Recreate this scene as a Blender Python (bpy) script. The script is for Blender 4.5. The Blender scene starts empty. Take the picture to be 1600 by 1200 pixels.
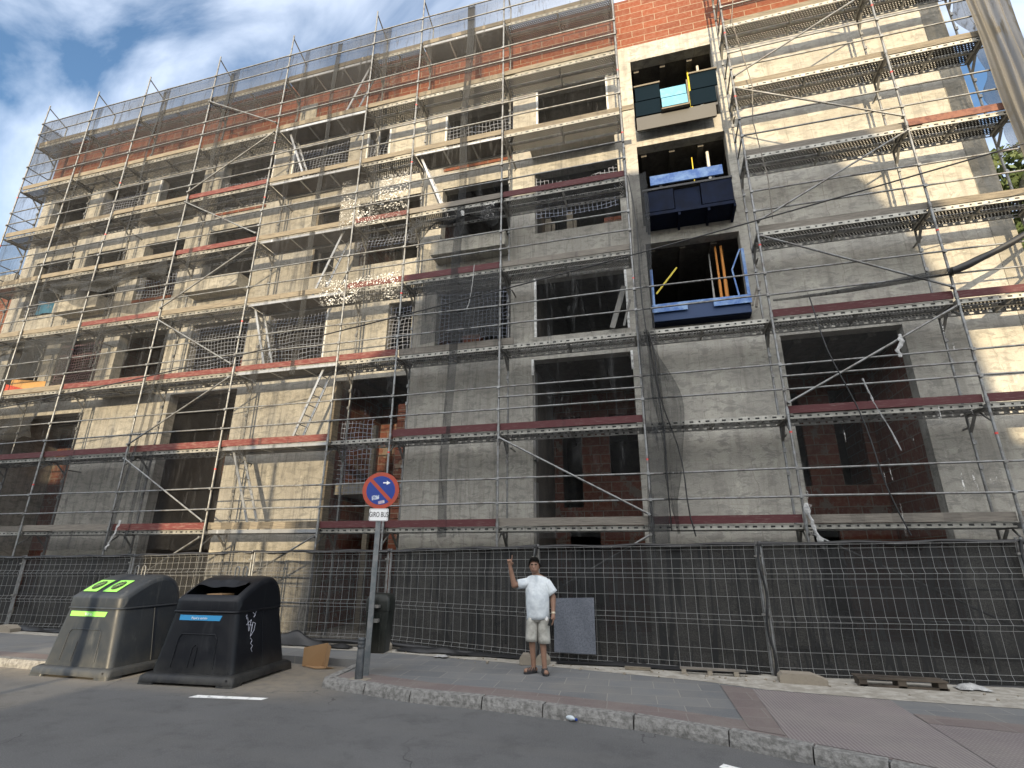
import bpy, bmesh, math, random
from mathutils import Vector, Matrix
R=math.radians; PI=math.pi
random.seed(7)
scn=bpy.context.scene
COL=scn.collection

# ---------------------------------------------------------------- camera
CAMH=1.82
yaw,pitch,roll=R(15.5),R(18.3),R(0.3)
f=Vector((-math.sin(yaw)*math.cos(pitch),math.cos(yaw)*math.cos(pitch),math.sin(pitch)))
r=Vector((math.cos(yaw),math.sin(yaw),0)); u=r.cross(f)
r2=math.cos(roll)*r+math.sin(roll)*u; u2=-math.sin(roll)*r+math.cos(roll)*u
cam=bpy.data.cameras.new('camera'); camo=bpy.data.objects.new('camera',cam); COL.objects.link(camo)
M=Matrix(((r2.x,u2.x,-f.x,0),(r2.y,u2.y,-f.y,0),(r2.z,u2.z,-f.z,CAMH),(0,0,0,1)))
camo.matrix_world=M
cam.sensor_width=36; cam.lens=36*820/1600; cam.clip_start=0.05; cam.clip_end=2000
scn.camera=camo
# ---------------------------------------------------------------- light
SUN=Vector((0.12,-1.0,0.162)).normalized()
SUN_EL=math.asin(SUN.z); SUN_ROT=math.atan2(SUN.x,SUN.y)
w=bpy.data.worlds.new('World'); scn.world=w; w.use_nodes=True
nt=w.node_tree; nt.nodes.clear()
def N(t,k,**kw):
    n=t.nodes.new(k)
    for a,b in kw.items(): setattr(n,a,b)
    return n
out=N(nt,'ShaderNodeOutputWorld'); bg=N(nt,'ShaderNodeBackground')
sky=N(nt,'ShaderNodeTexSky'); sky.sky_type='NISHITA'; sky.sun_disc=False
sky.sun_elevation=SUN_EL; sky.sun_rotation=SUN_ROT; sky.air_density=1.0; sky.dust_density=0.5; sky.ozone_density=2.6
tc=N(nt,'ShaderNodeTexCoord'); mp=N(nt,'ShaderNodeMapping'); mp.inputs['Scale'].default_value=(1.0,1.0,2.2); mp.inputs['Rotation'].default_value=(0.5,0.9,0.25)
mp2=N(nt,'ShaderNodeMapping'); mp2.inputs['Scale'].default_value=(0.6,4.2,3.2); mp2.inputs['Rotation'].default_value=(0.2,0.85,-0.5)
n1=N(nt,'ShaderNodeTexNoise'); n1.inputs['Scale'].default_value=2.3; n1.inputs['Detail'].default_value=4; n1.inputs['Roughness'].default_value=0.5; n1.inputs['Distortion'].default_value=0.5
n2=N(nt,'ShaderNodeTexNoise'); n2.inputs['Scale'].default_value=1.25; n2.inputs['Detail'].default_value=7; n2.inputs['Roughness'].default_value=0.54; n2.inputs['Distortion'].default_value=0.8
nt.links.new(tc.outputs['Generated'],mp.inputs['Vector']); nt.links.new(tc.outputs['Generated'],mp2.inputs['Vector'])
nt.links.new(mp.outputs[0],n1.inputs['Vector']); nt.links.new(mp2.outputs[0],n2.inputs['Vector'])
ad=N(nt,'ShaderNodeMath',operation='ADD'); nt.links.new(n1.outputs[0],ad.inputs[0]); nt.links.new(n2.outputs[0],ad.inputs[1])
cr=N(nt,'ShaderNodeValToRGB'); cr.color_ramp.elements[0].position=0.42; cr.color_ramp.elements[0].color=(0,0,0,1); cr.color_ramp.elements[1].position=0.72; cr.color_ramp.elements[1].color=(0.8,0.8,0.8,1)
w1=N(nt,'ShaderNodeMath',operation='MULTIPLY'); w1.inputs[1].default_value=0.7; nt.links.new(n1.outputs[0],w1.inputs[0]); w2=N(nt,'ShaderNodeMath',operation='MULTIPLY'); w2.inputs[1].default_value=1.3; nt.links.new(n2.outputs[0],w2.inputs[0]); nt.links.new(w1.outputs[0],ad.inputs[0]); nt.links.new(w2.outputs[0],ad.inputs[1])
hf=N(nt,'ShaderNodeMath',operation='MULTIPLY'); hf.inputs[1].default_value=0.5
nt.links.new(ad.outputs[0],hf.inputs[0]); nt.links.new(hf.outputs[0],cr.inputs[0])
# added bright veil behind the camera lifts the shade, thin cirrus elsewhere
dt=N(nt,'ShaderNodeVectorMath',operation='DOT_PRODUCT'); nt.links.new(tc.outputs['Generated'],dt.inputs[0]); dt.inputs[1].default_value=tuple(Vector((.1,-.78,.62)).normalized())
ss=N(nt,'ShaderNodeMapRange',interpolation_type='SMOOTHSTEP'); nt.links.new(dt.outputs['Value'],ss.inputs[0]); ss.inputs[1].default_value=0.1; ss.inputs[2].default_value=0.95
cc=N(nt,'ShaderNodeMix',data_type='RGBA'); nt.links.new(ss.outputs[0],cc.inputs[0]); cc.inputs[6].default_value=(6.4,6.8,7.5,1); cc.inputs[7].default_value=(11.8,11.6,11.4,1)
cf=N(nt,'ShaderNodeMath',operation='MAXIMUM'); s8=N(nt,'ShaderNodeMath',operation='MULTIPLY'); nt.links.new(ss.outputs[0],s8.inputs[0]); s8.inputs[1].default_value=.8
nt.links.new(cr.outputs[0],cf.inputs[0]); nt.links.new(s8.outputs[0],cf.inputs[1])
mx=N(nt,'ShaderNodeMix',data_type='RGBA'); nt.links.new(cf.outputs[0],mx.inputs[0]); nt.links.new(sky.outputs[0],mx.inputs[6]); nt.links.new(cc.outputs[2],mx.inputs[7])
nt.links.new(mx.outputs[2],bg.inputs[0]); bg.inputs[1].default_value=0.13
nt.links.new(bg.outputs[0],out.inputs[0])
sl=bpy.data.lights.new('sun','SUN'); sl.energy=3.2; sl.angle=R(0.6); sl.color=(1.0,0.81,0.53)
so=bpy.data.objects.new('sun',sl); COL.objects.link(so); so.rotation_euler=SUN.to_track_quat('Z','Y').to_euler(); so.location=(20,-40,40)
vs=scn.view_settings; vs.view_transform='Standard'; vs.look='None'; vs.exposure=1.25; vs.gamma=1
scn.cycles.transparent_max_bounces=24; scn.cycles.max_bounces=6

# ---------------------------------------------------------------- helpers
class MB:
    def __init__(s): s.v=[]; s.f=[]; s.sm=[]
    def add(s,vs,fs,smooth=False):
        o=len(s.v); s.v+= [tuple(p) for p in vs]; s.f+=[tuple(i+o for i in q) for q in fs]; s.sm+=[smooth]*len(fs)
    def box(s,x0,x1,y0,y1,z0,z1):
        s.add([(x0,y0,z0),(x1,y0,z0),(x1,y1,z0),(x0,y1,z0),(x0,y0,z1),(x1,y0,z1),(x1,y1,z1),(x0,y1,z1)],
              [(0,3,2,1),(4,5,6,7),(0,1,5,4),(1,2,6,5),(2,3,7,6),(3,0,4,7)])
    def quad(s,a,b,c,d): s.add([a,b,c,d],[(0,1,2,3)])
    def tube(s,a,b,rad,n=8,r2=None,caps=True):
        a=Vector(a);b=Vector(b); d=(b-a)
        if d.length<1e-6: return
        d.normalize(); t=Vector((0,0,1)) if abs(d.z)<0.9 else Vector((1,0,0))
        p=d.cross(t).normalized(); q=d.cross(p)
        r2=rad if r2 is None else r2
        vs=[a+(p*math.cos(2*PI*i/n)+q*math.sin(2*PI*i/n))*rad for i in range(n)]+[b+(p*math.cos(2*PI*i/n)+q*math.sin(2*PI*i/n))*r2 for i in range(n)]
        fs=[(i,(i+1)%n,n+(i+1)%n,n+i) for i in range(n)]
        s.add(vs,fs,True)
        if caps: s.add(vs,[tuple(reversed(range(n))),tuple(range(n,2*n))])
    def path(s,pts,rad,n=6):
        for a,b in zip(pts[:-1],pts[1:]): s.tube(a,b,rad,n)
    def bar(s,a,b,w,h,up=(0,0,1)):
        a=Vector(a);b=Vector(b);d=(b-a).normalized(); up=Vector(up)
        p=d.cross(up).normalized()*w/2; q=p.cross(d).normalized()*h/2
        vs=[a-p-q,a+p-q,a+p+q,a-p+q,b-p-q,b+p-q,b+p+q,b-p+q]
        s.add(vs,[(0,1,2,3),(7,6,5,4),(0,4,5,1),(1,5,6,2),(2,6,7,3),(3,7,4,0)])
    def loft(s,rings,close=True,cap0=True,cap1=True,smooth=True):
        n=len(rings[0]); vs=[p for rg in rings for p in rg]; fs=[]
        for k in range(len(rings)-1):
            for i in range(n if close else n-1):
                j=(i+1)%n; fs.append((k*n+i,k*n+j,(k+1)*n+j,(k+1)*n+i))
        s.add(vs,fs,smooth)
        if close and cap0: s.add(rings[0],[tuple(reversed(range(n)))])
        if close and cap1: s.add(rings[-1],[tuple(range(n))])
    def grid(s,fn,nu,nv,smooth=True):
        vs=[fn(i/nu,j/nv) for j in range(nv+1) for i in range(nu+1)]
        fs=[(j*(nu+1)+i,j*(nu+1)+i+1,(j+1)*(nu+1)+i+1,(j+1)*(nu+1)+i) for j in range(nv) for i in range(nu)]
        s.add(vs,fs,smooth)
    def build(s,name,mat,parent=None,local=False):
        me=bpy.data.meshes.new(name)
        off=Vector((0,0,0))
        q=parent
        while q is not None and not local: off+=Vector(q.location); q=q.parent
        me.from_pydata([tuple(Vector(p)-off) for p in s.v],[],s.f)
        me.polygons.foreach_set('use_smooth',s.sm); me.update()
        if s.merge: 
            bm=bmesh.new(); bm.from_mesh(me); bmesh.ops.remove_doubles(bm,verts=bm.verts,dist=1e-5); bm.to_mesh(me); bm.free()
        o=bpy.data.objects.new(name,me); COL.objects.link(o)
        if mat: me.materials.append(mat)
        if parent is not None: o.parent=parent
        return o
    merge=False
def tag(o,label=None,cat=None,group=None,kind=None):
    if label: o['label']=label
    if cat: o['category']=cat
    if group: o['group']=group
    if kind: o['kind']=kind
    return o
def thing(name,label,cat,loc=(0,0,0),rz=0,group=None):
    o=bpy.data.objects.new(name,None); COL.objects.link(o); o.empty_display_size=0.2
    o.location=loc; o.rotation_euler=(0,0,rz); return tag(o,label,cat,group)
def struct(name,mb,mat):
    o=mb.build(name,mat); o['kind']='structure'; return o
def copy_tree(o,parent=None):
    c=o.copy(); COL.objects.link(c); c.parent=parent
    if parent is not None: c.matrix_parent_inverse=o.matrix_parent_inverse.copy()
    for ch in list(o.children): copy_tree(ch,c)
    return c

# ---------------------------------------------------------------- materials
MT={}
def mat(name,base=(.5,.5,.5),rough=.8,metal=0,noise=None,bump=0,bscale=20,spec=None):
    m=bpy.data.materials.new(name); m.use_nodes=True; t=m.node_tree; b=t.nodes['Principled BSDF']
    b.inputs['Base Color'].default_value=(*base,1); b.inputs['Roughness'].default_value=rough; b.inputs['Metallic'].default_value=metal
    if spec is not None: b.inputs['Specular IOR Level'].default_value=spec
    tc=N(t,'ShaderNodeTexCoord')
    if noise:
        col2,sc,lo,hi=noise[:4]
        ns=N(t,'ShaderNodeTexNoise'); ns.inputs['Scale'].default_value=sc; ns.inputs['Detail'].default_value=8; ns.inputs['Roughness'].default_value=.65
        t.links.new(tc.outputs['Object'],ns.inputs['Vector'])
        if len(noise)>4:
            mp=N(t,'ShaderNodeMapping'); mp.inputs['Scale'].default_value=noise[4]; t.links.new(tc.outputs['Object'],mp.inputs['Vector']); t.links.new(mp.outputs[0],ns.inputs['Vector'])
        mr=N(t,'ShaderNodeMapRange'); mr.inputs['From Min'].default_value=lo; mr.inputs['From Max'].default_value=hi; t.links.new(ns.outputs[0],mr.inputs[0])
        mx=N(t,'ShaderNodeMix',data_type='RGBA'); mx.inputs[6].default_value=(*base,1); mx.inputs[7].default_value=(*col2,1)
        t.links.new(mr.outputs[0],mx.inputs[0]); t.links.new(mx.outputs[2],b.inputs['Base Color']); m['mx']=mx.name
    if bump:
        nb=N(t,'ShaderNodeTexNoise'); nb.inputs['Scale'].default_value=bscale; nb.inputs['Detail'].default_value=6
        t.links.new(tc.outputs['Object'],nb.inputs['Vector'])
        bp=N(t,'ShaderNodeBump'); bp.inputs['Strength'].default_value=min(1,bump); bp.inputs['Distance'].default_value=.02
        t.links.new(nb.outputs[0],bp.inputs['Height']); t.links.new(bp.outputs[0],b.inputs['Normal'])
    MT[name]=m; return m
def lk(t,a,b): t.links.new(a,b)
def mathn(t,op,a,b=None,c=None):
    n=N(t,'ShaderNodeMath',operation=op)
    for i,x in enumerate((a,b,c)):
        if x is None: continue
        if isinstance(x,(int,float)): n.inputs[i].default_value=x
        else: t.links.new(x,n.inputs[i])
    return n.outputs[0]
def mixc(t,fac,a,b,mode='MIX'):
    n=N(t,'ShaderNodeMix',data_type='RGBA',blend_type=mode)
    for i,x in ((0,fac),(6,a),(7,b)):
        if isinstance(x,(int,float)): n.inputs[i].default_value=x
        elif isinstance(x,tuple): n.inputs[i].default_value=(*x,1)
        else: t.links.new(x,n.inputs[i])
    return n.outputs[2]
def noise(t,vec,sc,det=6,ro=.6,scale=None,dist=0):
    n=N(t,'ShaderNodeTexNoise'); n.inputs['Scale'].default_value=sc; n.inputs['Detail'].default_value=det; n.inputs['Roughness'].default_value=ro; n.inputs['Distortion'].default_value=dist
    if scale:
        mp=N(t,'ShaderNodeMapping'); mp.inputs['Scale'].default_value=scale; t.links.new(vec,mp.inputs['Vector']); vec=mp.outputs[0]
    t.links.new(vec,n.inputs['Vector']); return n.outputs[0]
def rng(t,x,a,b,c=0,d=1):
    n=N(t,'ShaderNodeMapRange'); t.links.new(x,n.inputs[0])
    for k,v in zip((1,2,3,4),(a,b,c,d)): n.inputs[k].default_value=v
    return n.outputs[0]
def newmat(name):
    m=bpy.data.materials.new(name); m.use_nodes=True; t=m.node_tree; b=t.nodes['Principled BSDF']; tc=N(t,'ShaderNodeTexCoord'); MT[name]=m
    return m,t,b,tc.outputs['Object']
def sep(t,v):
    n=N(t,'ShaderNodeSeparateXYZ'); t.links.new(v,n.inputs[0]); return n.outputs
def comb(t,x,y,z):
    n=N(t,'ShaderNodeCombineXYZ')
    for i,a in enumerate((x,y,z)):
        if isinstance(a,(int,float)): n.inputs[i].default_value=a
        else: t.links.new(a,n.inputs[i])
    return n.outputs[0]
def bump(t,b,h,st=.5,dist=.02):
    n=N(t,'ShaderNodeBump'); n.inputs['Strength'].default_value=st; n.inputs['Distance'].default_value=dist
    t.links.new(h,n.inputs['Height']); t.links.new(n.outputs[0],b.inputs['Normal'])
def uv_xz(t,v):
    s=sep(t,v); return comb(t,mathn(t,'ADD',s[0],s[1]),s[2],0.0)
# concrete of the facade
def concrete(name,c1,c2,c3,joints=True):
    m,t,b,v=newmat(name)
    a=noise(t,v,1.3,10,.68,(1,1,1),.3); c=noise(t,v,3.5,8,.7,(1,1,2.2),.6); st=noise(t,v,2.2,6,.6,(3.2,3.2,.25))
    col=mixc(t,rng(t,a,.42,.6),c1,c2)
    col=mixc(t,rng(t,c,.50,.58,0,.9),col,c3); big=noise(t,v,.45,5,.6); col=mixc(t,rng(t,big,.45,.7,0,.45),col,c3)
    col=mixc(t,rng(t,st,.50,.70,0,.5),col,(.17,.16,.14)); dr=noise(t,v,5,6,.7,(1.5,1.5,.16),.4); col=mixc(t,rng(t,dr,.60,.68,0,.5),col,(.13,.12,.10)); lm=noise(t,v,1.9,9,.75,(1,1,1.4),.8); col=mixc(t,rng(t,lm,.60,.64,0,.55),col,tuple(min(1,x*1.25) for x in c2))
    fine=noise(t,v,40,5,.7)
    col=mixc(t,rng(t,fine,.35,.7,0,.35),col,(.2,.19,.165))
    if joints:
        s=sep(t,v); w_=noise(t,v,1.1,3,.5)
        jx=mathn(t,'FRACT',mathn(t,'DIVIDE',mathn(t,'ADD',s[0],mathn(t,'MULTIPLY',w_,.35)),.78))
        jl=mathn(t,'LESS_THAN',jx,.018); br=mathn(t,'GREATER_THAN',noise(t,v,2.4,3,.5,(1,1,.7)),.47)
        jz=mathn(t,'FRACT',mathn(t,'DIVIDE',mathn(t,'ADD',s[2],mathn(t,'MULTIPLY',w_,.2)),1.47))
        jl2=mathn(t,'LESS_THAN',jz,.012)
        jj=mathn(t,'MULTIPLY',mathn(t,'MAXIMUM',jl,mathn(t,'MULTIPLY',jl2,.5)),br)
        col=mixc(t,mathn(t,'MULTIPLY',jj,.38),col,(.14,.13,.11))
    lk(t,col,b.inputs['Base Color']); b.inputs['Roughness'].default_value=.93
    bump(t,b,mathn(t,'ADD',c,mathn(t,'MULTIPLY',fine,.5)),.5,.025)
    return m
concrete('concrete',(.375,.355,.315),(.47,.45,.395),(.27,.26,.235))
concrete('plaster',(.40,.375,.32),(.50,.47,.40),(.27,.255,.22),False)
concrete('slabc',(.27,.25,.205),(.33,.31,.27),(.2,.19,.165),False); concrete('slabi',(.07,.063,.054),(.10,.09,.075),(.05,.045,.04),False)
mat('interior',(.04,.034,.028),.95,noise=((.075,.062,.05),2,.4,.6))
def brick(name,c1,c2,mort,bw,bh,ms,patch=.0):
    m,t,b,v=newmat(name)
    bt=N(t,'ShaderNodeTexBrick'); bt.inputs['Scale'].default_value=1; bt.inputs['Brick Width'].default_value=bw; bt.inputs['Row Height'].default_value=bh; bt.inputs['Mortar Size'].default_value=ms
    bt.inputs['Color1'].default_value=(*c1,1); bt.inputs['Color2'].default_value=(*c2,1); bt.inputs['Mortar'].default_value=(*mort,1); bt.inputs['Bias'].default_value=-.1; bt.inputs['Mortar Smooth'].default_value=.2
    lk(t,uv_xz(t,v),bt.inputs['Vector'])
    a=noise(t,v,2.2,8,.7); c2_=noise(t,v,9,6,.7)
    col=mixc(t,rng(t,c2_,.45,.75,0,.25),bt.outputs[0],(.36,.30,.22))
    col=mixc(t,rng(t,a,.66-patch,.70-patch,0,.85),col,mort)
    s=sep(t,v); gr=mathn(t,'FRACT',mathn(t,'DIVIDE',s[2],bh/7)); col=mixc(t,mathn(t,'MULTIPLY',mathn(t,'LESS_THAN',gr,.3),.18),col,(.12,.04,.02))
    lk(t,col,b.inputs['Base Color']); b.inputs['Roughness'].default_value=.9
    bump(t,b,mathn(t,'MULTIPLY',bt.outputs[1],-1.0),.5,.012); return m
brick('brick',(.185,.046,.017),(.125,.029,.011),(.26,.20,.14),.66,.235,.010,.05)
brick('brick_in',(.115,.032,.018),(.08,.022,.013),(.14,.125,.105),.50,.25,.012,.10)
mat('steel',(.22,.225,.225),.5,.55,noise=((.12,.11,.10),8,.45,.65))
mat('steel_dull',(.16,.16,.155),.6,.45,noise=((.2,.19,.17),6,.4,.6))
mat('alu',(.48,.49,.50),.45,.7)
mat('redtape',(.55,.05,.04),.6)
mat('wood',(.20,.17,.125),.9,noise=((.10,.085,.065),5,.4,.65,(.6,.6,9)),bump=.3,bscale=30)
mat('wood_grey',(.19,.17,.145),.9,noise=((.11,.10,.085),5,.4,.65,(.6,.6,9)),bump=.3,bscale=30)
mat('wood_red',(.10,.019,.016),.8,noise=((.18,.10,.08),7,.48,.68,(.8,.8,6)))
mat('wood_rust',(.17,.075,.05),.85,noise=((.10,.04,.03),9,.45,.6)); mat('wood_dred',(.07,.016,.018),.8,noise=((.17,.12,.11),8,.55,.78,(.8,.8,6)))
mat('ply',(.035,.027,.02),.8,noise=((.075,.058,.042),2,.4,.6))
def perforated(name,axis_rail=False,base=(.42,.41,.38),solid=False):
    m=bpy.data.materials.new(name); m.use_nodes=True; t=m.node_tree; b=t.nodes['Principled BSDF']; MT[name]=m
    tc=N(t,'ShaderNodeTexCoord'); s=sep(t,tc.outputs['Object'])
    nz=noise(t,tc.outputs['Object'],7,6,.7)
    lk(t,mixc(t,rng(t,nz,.4,.65),base,tuple(x*.55 for x in base)),b.inputs['Base Color']); b.inputs['Metallic'].default_value=.35; b.inputs['Roughness'].default_value=.6
    tr=N(t,'ShaderNodeBsdfTransparent'); mx=N(t,'ShaderNodeMixShader'); o=t.nodes['Material Output']
    if axis_rail:
        fx=mathn(t,'ABSOLUTE',mathn(t,'SUBTRACT',mathn(t,'FRACT',mathn(t,'DIVIDE',s[0],.15)),.5))
        lon=mathn(t,'MODULO',mathn(t,'ABSOLUTE',mathn(t,'FLOOR',mathn(t,'DIVIDE',s[0],.15))),2)
        lim=mathn(t,'ADD',.12,mathn(t,'MULTIPLY',lon,.13))
        L=mathn(t,'SUBTRACT',mathn(t,'MODULO',mathn(t,'ADD',s[2],.64),2.0),1.012)   # rails sit 36 cm above even metres
        fz=mathn(t,'LESS_THAN',mathn(t,'ABSOLUTE',L),.017)
        h=mathn(t,'MULTIPLY',mathn(t,'LESS_THAN',fx,lim),fz)
    else:
        rw=mathn(t,'FLOOR',mathn(t,'DIVIDE',s[1],.0516))
        ox=mathn(t,'MULTIPLY',mathn(t,'MODULO',rw,2),.5)
        fx=mathn(t,'SUBTRACT',mathn(t,'FRACT',mathn(t,'ADD',mathn(t,'DIVIDE',s[0],.060),ox)),.5)
        fy=mathn(t,'SUBTRACT',mathn(t,'FRACT',mathn(t,'DIVIDE',s[1],.0516)),.5)
        d=mathn(t,'ADD',mathn(t,'MULTIPLY',fx,fx),mathn(t,'MULTIPLY',fy,fy))
        h=mathn(t,'LESS_THAN',d,.050)
    if solid:
        lk(t,mixc(t,h,mixc(t,rng(t,nz,.4,.65),base,tuple(x*.55 for x in base)),(.01,.01,.01)),b.inputs['Base Color']); return m
    lk(t,h,mx.inputs[0]); lk(t,b.outputs[0],mx.inputs[1]); lk(t,tr.outputs[0],mx.inputs[2]); lk(t,mx.outputs[0],o.inputs[0]); return m
perforated('perf',base=(.035,.032,.03)); perforated('rail',True); perforated('rail_front',True,base=(.40,.39,.35),solid=True)
def netmat(name,col,op,lo=None,hi=None,cell=None,wire=.12):
    m=bpy.data.materials.new(name); m.use_nodes=True; t=m.node_tree; b=t.nodes['Principled BSDF']; MT[name]=m
    b.inputs['Base Color'].default_value=(*col,1); b.inputs['Roughness'].default_value=.8
    tc=N(t,'ShaderNodeTexCoord'); v=tc.outputs['Object']
    tr=N(t,'ShaderNodeBsdfTransparent'); mx=N(t,'ShaderNodeMixShader'); o=t.nodes['Material Output']
    if cell:
        s=sep(t,v); nn=noise(t,v,1.6,3,.5)
        a=mathn(t,'FRACT',mathn(t,'DIVIDE',mathn(t,'ADD',s[0],mathn(t,'MULTIPLY',nn,.10)),cell)); c=mathn(t,'FRACT',mathn(t,'DIVIDE',mathn(t,'ADD',s[2],mathn(t,'MULTIPLY',nn,.22)),cell))
        h=mathn(t,'MAXIMUM',mathn(t,'LESS_THAN',a,wire),mathn(t,'LESS_THAN',c,wire)); fac=mathn(t,'MULTIPLY',h,op)
    else:
        zz=rng(t,sep(t,v)[2],14.5,17.0,0,.34 if name=='net' else .30); big=noise(t,v,.55,3,.5,(1,1,.45)); fold=noise(t,v,6,5,.65,(1.3,1,.12),1.0); weave=noise(t,v,70,2,.5)
        fac=mathn(t,'ADD',rng(t,big,.3,.7,lo,hi),rng(t,fold,.54,.70,0,.38)); fac=mathn(t,'ADD',fac,rng(t,weave,.35,.65,-.05,.05)); fac=mathn(t,'ADD',fac,zz)
        cl=N(t,'ShaderNodeClamp'); lk(t,fac,cl.inputs[0]); fac=cl.outputs[0]
    lk(t,fac,mx.inputs[0]); lk(t,tr.outputs[0],mx.inputs[1]); lk(t,b.outputs[0],mx.inputs[2]); lk(t,mx.outputs[0],o.inputs[0]); return m
netmat('net',(.022,.022,.023),1,.12,.34)
def splash(name,kind):
    m=bpy.data.materials.new(name); m.use_nodes=True; t=m.node_tree; b=t.nodes['Principled BSDF']; MT[name]=m
    b.inputs['Roughness'].default_value=.8; v=N(t,'ShaderNodeTexCoord').outputs['Object']
    if kind=='drip':
        a=noise(t,v,2.6,7,.7,(2.6,1,.22),.6); g=noise(t,v,24,4,.8); pl=noise(t,v,.8,2,.5)
        k=mathn(t,'MULTIPLY',rng(t,a,.63,.66),rng(t,g,.42,.5)); k=mathn(t,'MULTIPLY',k,rng(t,pl,.45,.52))
        base=.14
    else:
        g=noise(t,v,22,3,.75); pl=noise(t,v,1.1,3,.5); k=mathn(t,'MULTIPLY',rng(t,g,.55,.58),rng(t,pl,.38,.6)); base=.12
    lk(t,mixc(t,k,(.04,.04,.04),(.62,.61,.58)),b.inputs['Base Color'])
    tr=N(t,'ShaderNodeBsdfTransparent'); mx=N(t,'ShaderNodeMixShader'); o=t.nodes['Material Output']
    lk(t,mathn(t,'MAXIMUM',k,base),mx.inputs[0]); lk(t,tr.outputs[0],mx.inputs[1]); lk(t,b.outputs[0],mx.inputs[2]); lk(t,mx.outputs[0],o.inputs[0])
splash('net_drip','drip'); splash('net_speck','speck')
netmat('net_light',(.05,.05,.05),1,.03,.16)
netmat('net_dark',(.016,.017,.018),1,.45,.7)
netmat('net_grey',(.105,.098,.085),1,.84,.98)
netmat('cloth',(.0045,.005,.0055),1,.82,.95)
netmat('cloth_thin',(.015,.015,.015),1,.46,.62)
netmat('safety',(.26,.28,.34),.8,cell=.115,wire=.13)
netmat('safety_red',(.16,.10,.12),.85,cell=.10,wire=.2)
mat('blue',(.0012,.0045,.016),.7,noise=((.003,.009,.03),4,.4,.7),spec=.15); mat('blue_mid',(.004,.028,.095),.6); mat('blue_bright',(.05,.13,.36),.55,noise=((.2,.32,.52),5,.42,.66)); mat('cyan',(.10,.30,.42),.6,noise=((.17,.33,.40),7,.5,.75)); mat('cyan_dark',(.001,.007,.013),.8,spec=.1); mat('blackmetal',(.03,.03,.033),.6,noise=((.08,.08,.08),6,.5,.7))
mat('prop_orange',(.62,.25,.05),.6); mat('prop_yellow',(.62,.5,.05),.6); mat('prop_white',(.55,.54,.5),.6)
mat('black',(.012,.012,.013),.5); mat('rubber',(.02,.02,.02),.7)
mat('white_paint',(.75,.75,.73),.7,noise=((.3,.3,.3),12,.5,.68)); mat('plastic_film',(.42,.42,.41),.7,noise=((.2,.2,.2),14,.4,.65),bump=.6,bscale=25)
# ground
def asphalt():
    m,t,b,v=newmat('asphalt'); a=noise(t,v,.5,5,.6); g=noise(t,v,75,4,.75); d=noise(t,v,2.2,9,.75)
    col=mixc(t,rng(t,a,.35,.65),(.072,.072,.073),(.098,.098,.099)); col=mixc(t,rng(t,g,.5,.72,0,.55),col,(.22,.22,.22)); col=mixc(t,rng(t,d,.5,.68,0,.5),col,(.040,.040,.041)); ln=noise(t,v,1.2,5,.6,(.25,2.2,1)); col=mixc(t,rng(t,ln,.5,.7,0,.35),col,(.115,.112,.108))
    s=sep(t,v); 
    dirt=mathn(t,'MULTIPLY',rng(t,s[1],6.6,7.3),rng(t,s[0],-4.2,-5.6)); dn=mathn(t,'MULTIPLY',dirt,rng(t,noise(t,v,5,8,.7),.3,.55,.35,1))
    col=mixc(t,dn,col,(.19,.165,.13))
    vor=N(t,'ShaderNodeTexVoronoi',feature='DISTANCE_TO_EDGE'); vor.inputs['Scale'].default_value=.35; dv=N(t,'ShaderNodeVectorMath',operation='ADD'); lk(t,v,dv.inputs[0]); nn=N(t,'ShaderNodeTexNoise'); nn.inputs['Scale'].default_value=2.5; nn.inputs['Detail'].default_value=6; lk(t,v,nn.inputs['Vector']); sc_=N(t,'ShaderNodeVectorMath',operation='SCALE'); sc_.inputs['Scale'].default_value=.8; lk(t,nn.outputs[1],sc_.inputs[0]); lk(t,sc_.outputs[0],dv.inputs[1]); lk(t,dv.outputs[0],vor.inputs['Vector'])
    cr_=mathn(t,'MULTIPLY',mathn(t,'LESS_THAN',vor.outputs[0],.0035),rng(t,noise(t,v,.7,2,.5),.5,.56)); col=mixc(t,mathn(t,'MULTIPLY',cr_,.6),col,(.02,.02,.02))
    lk(t,col,b.inputs['Base Color']); b.inputs['Roughness'].default_value=.9; bump(t,b,g,.8,.008)
asphalt()
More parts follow.
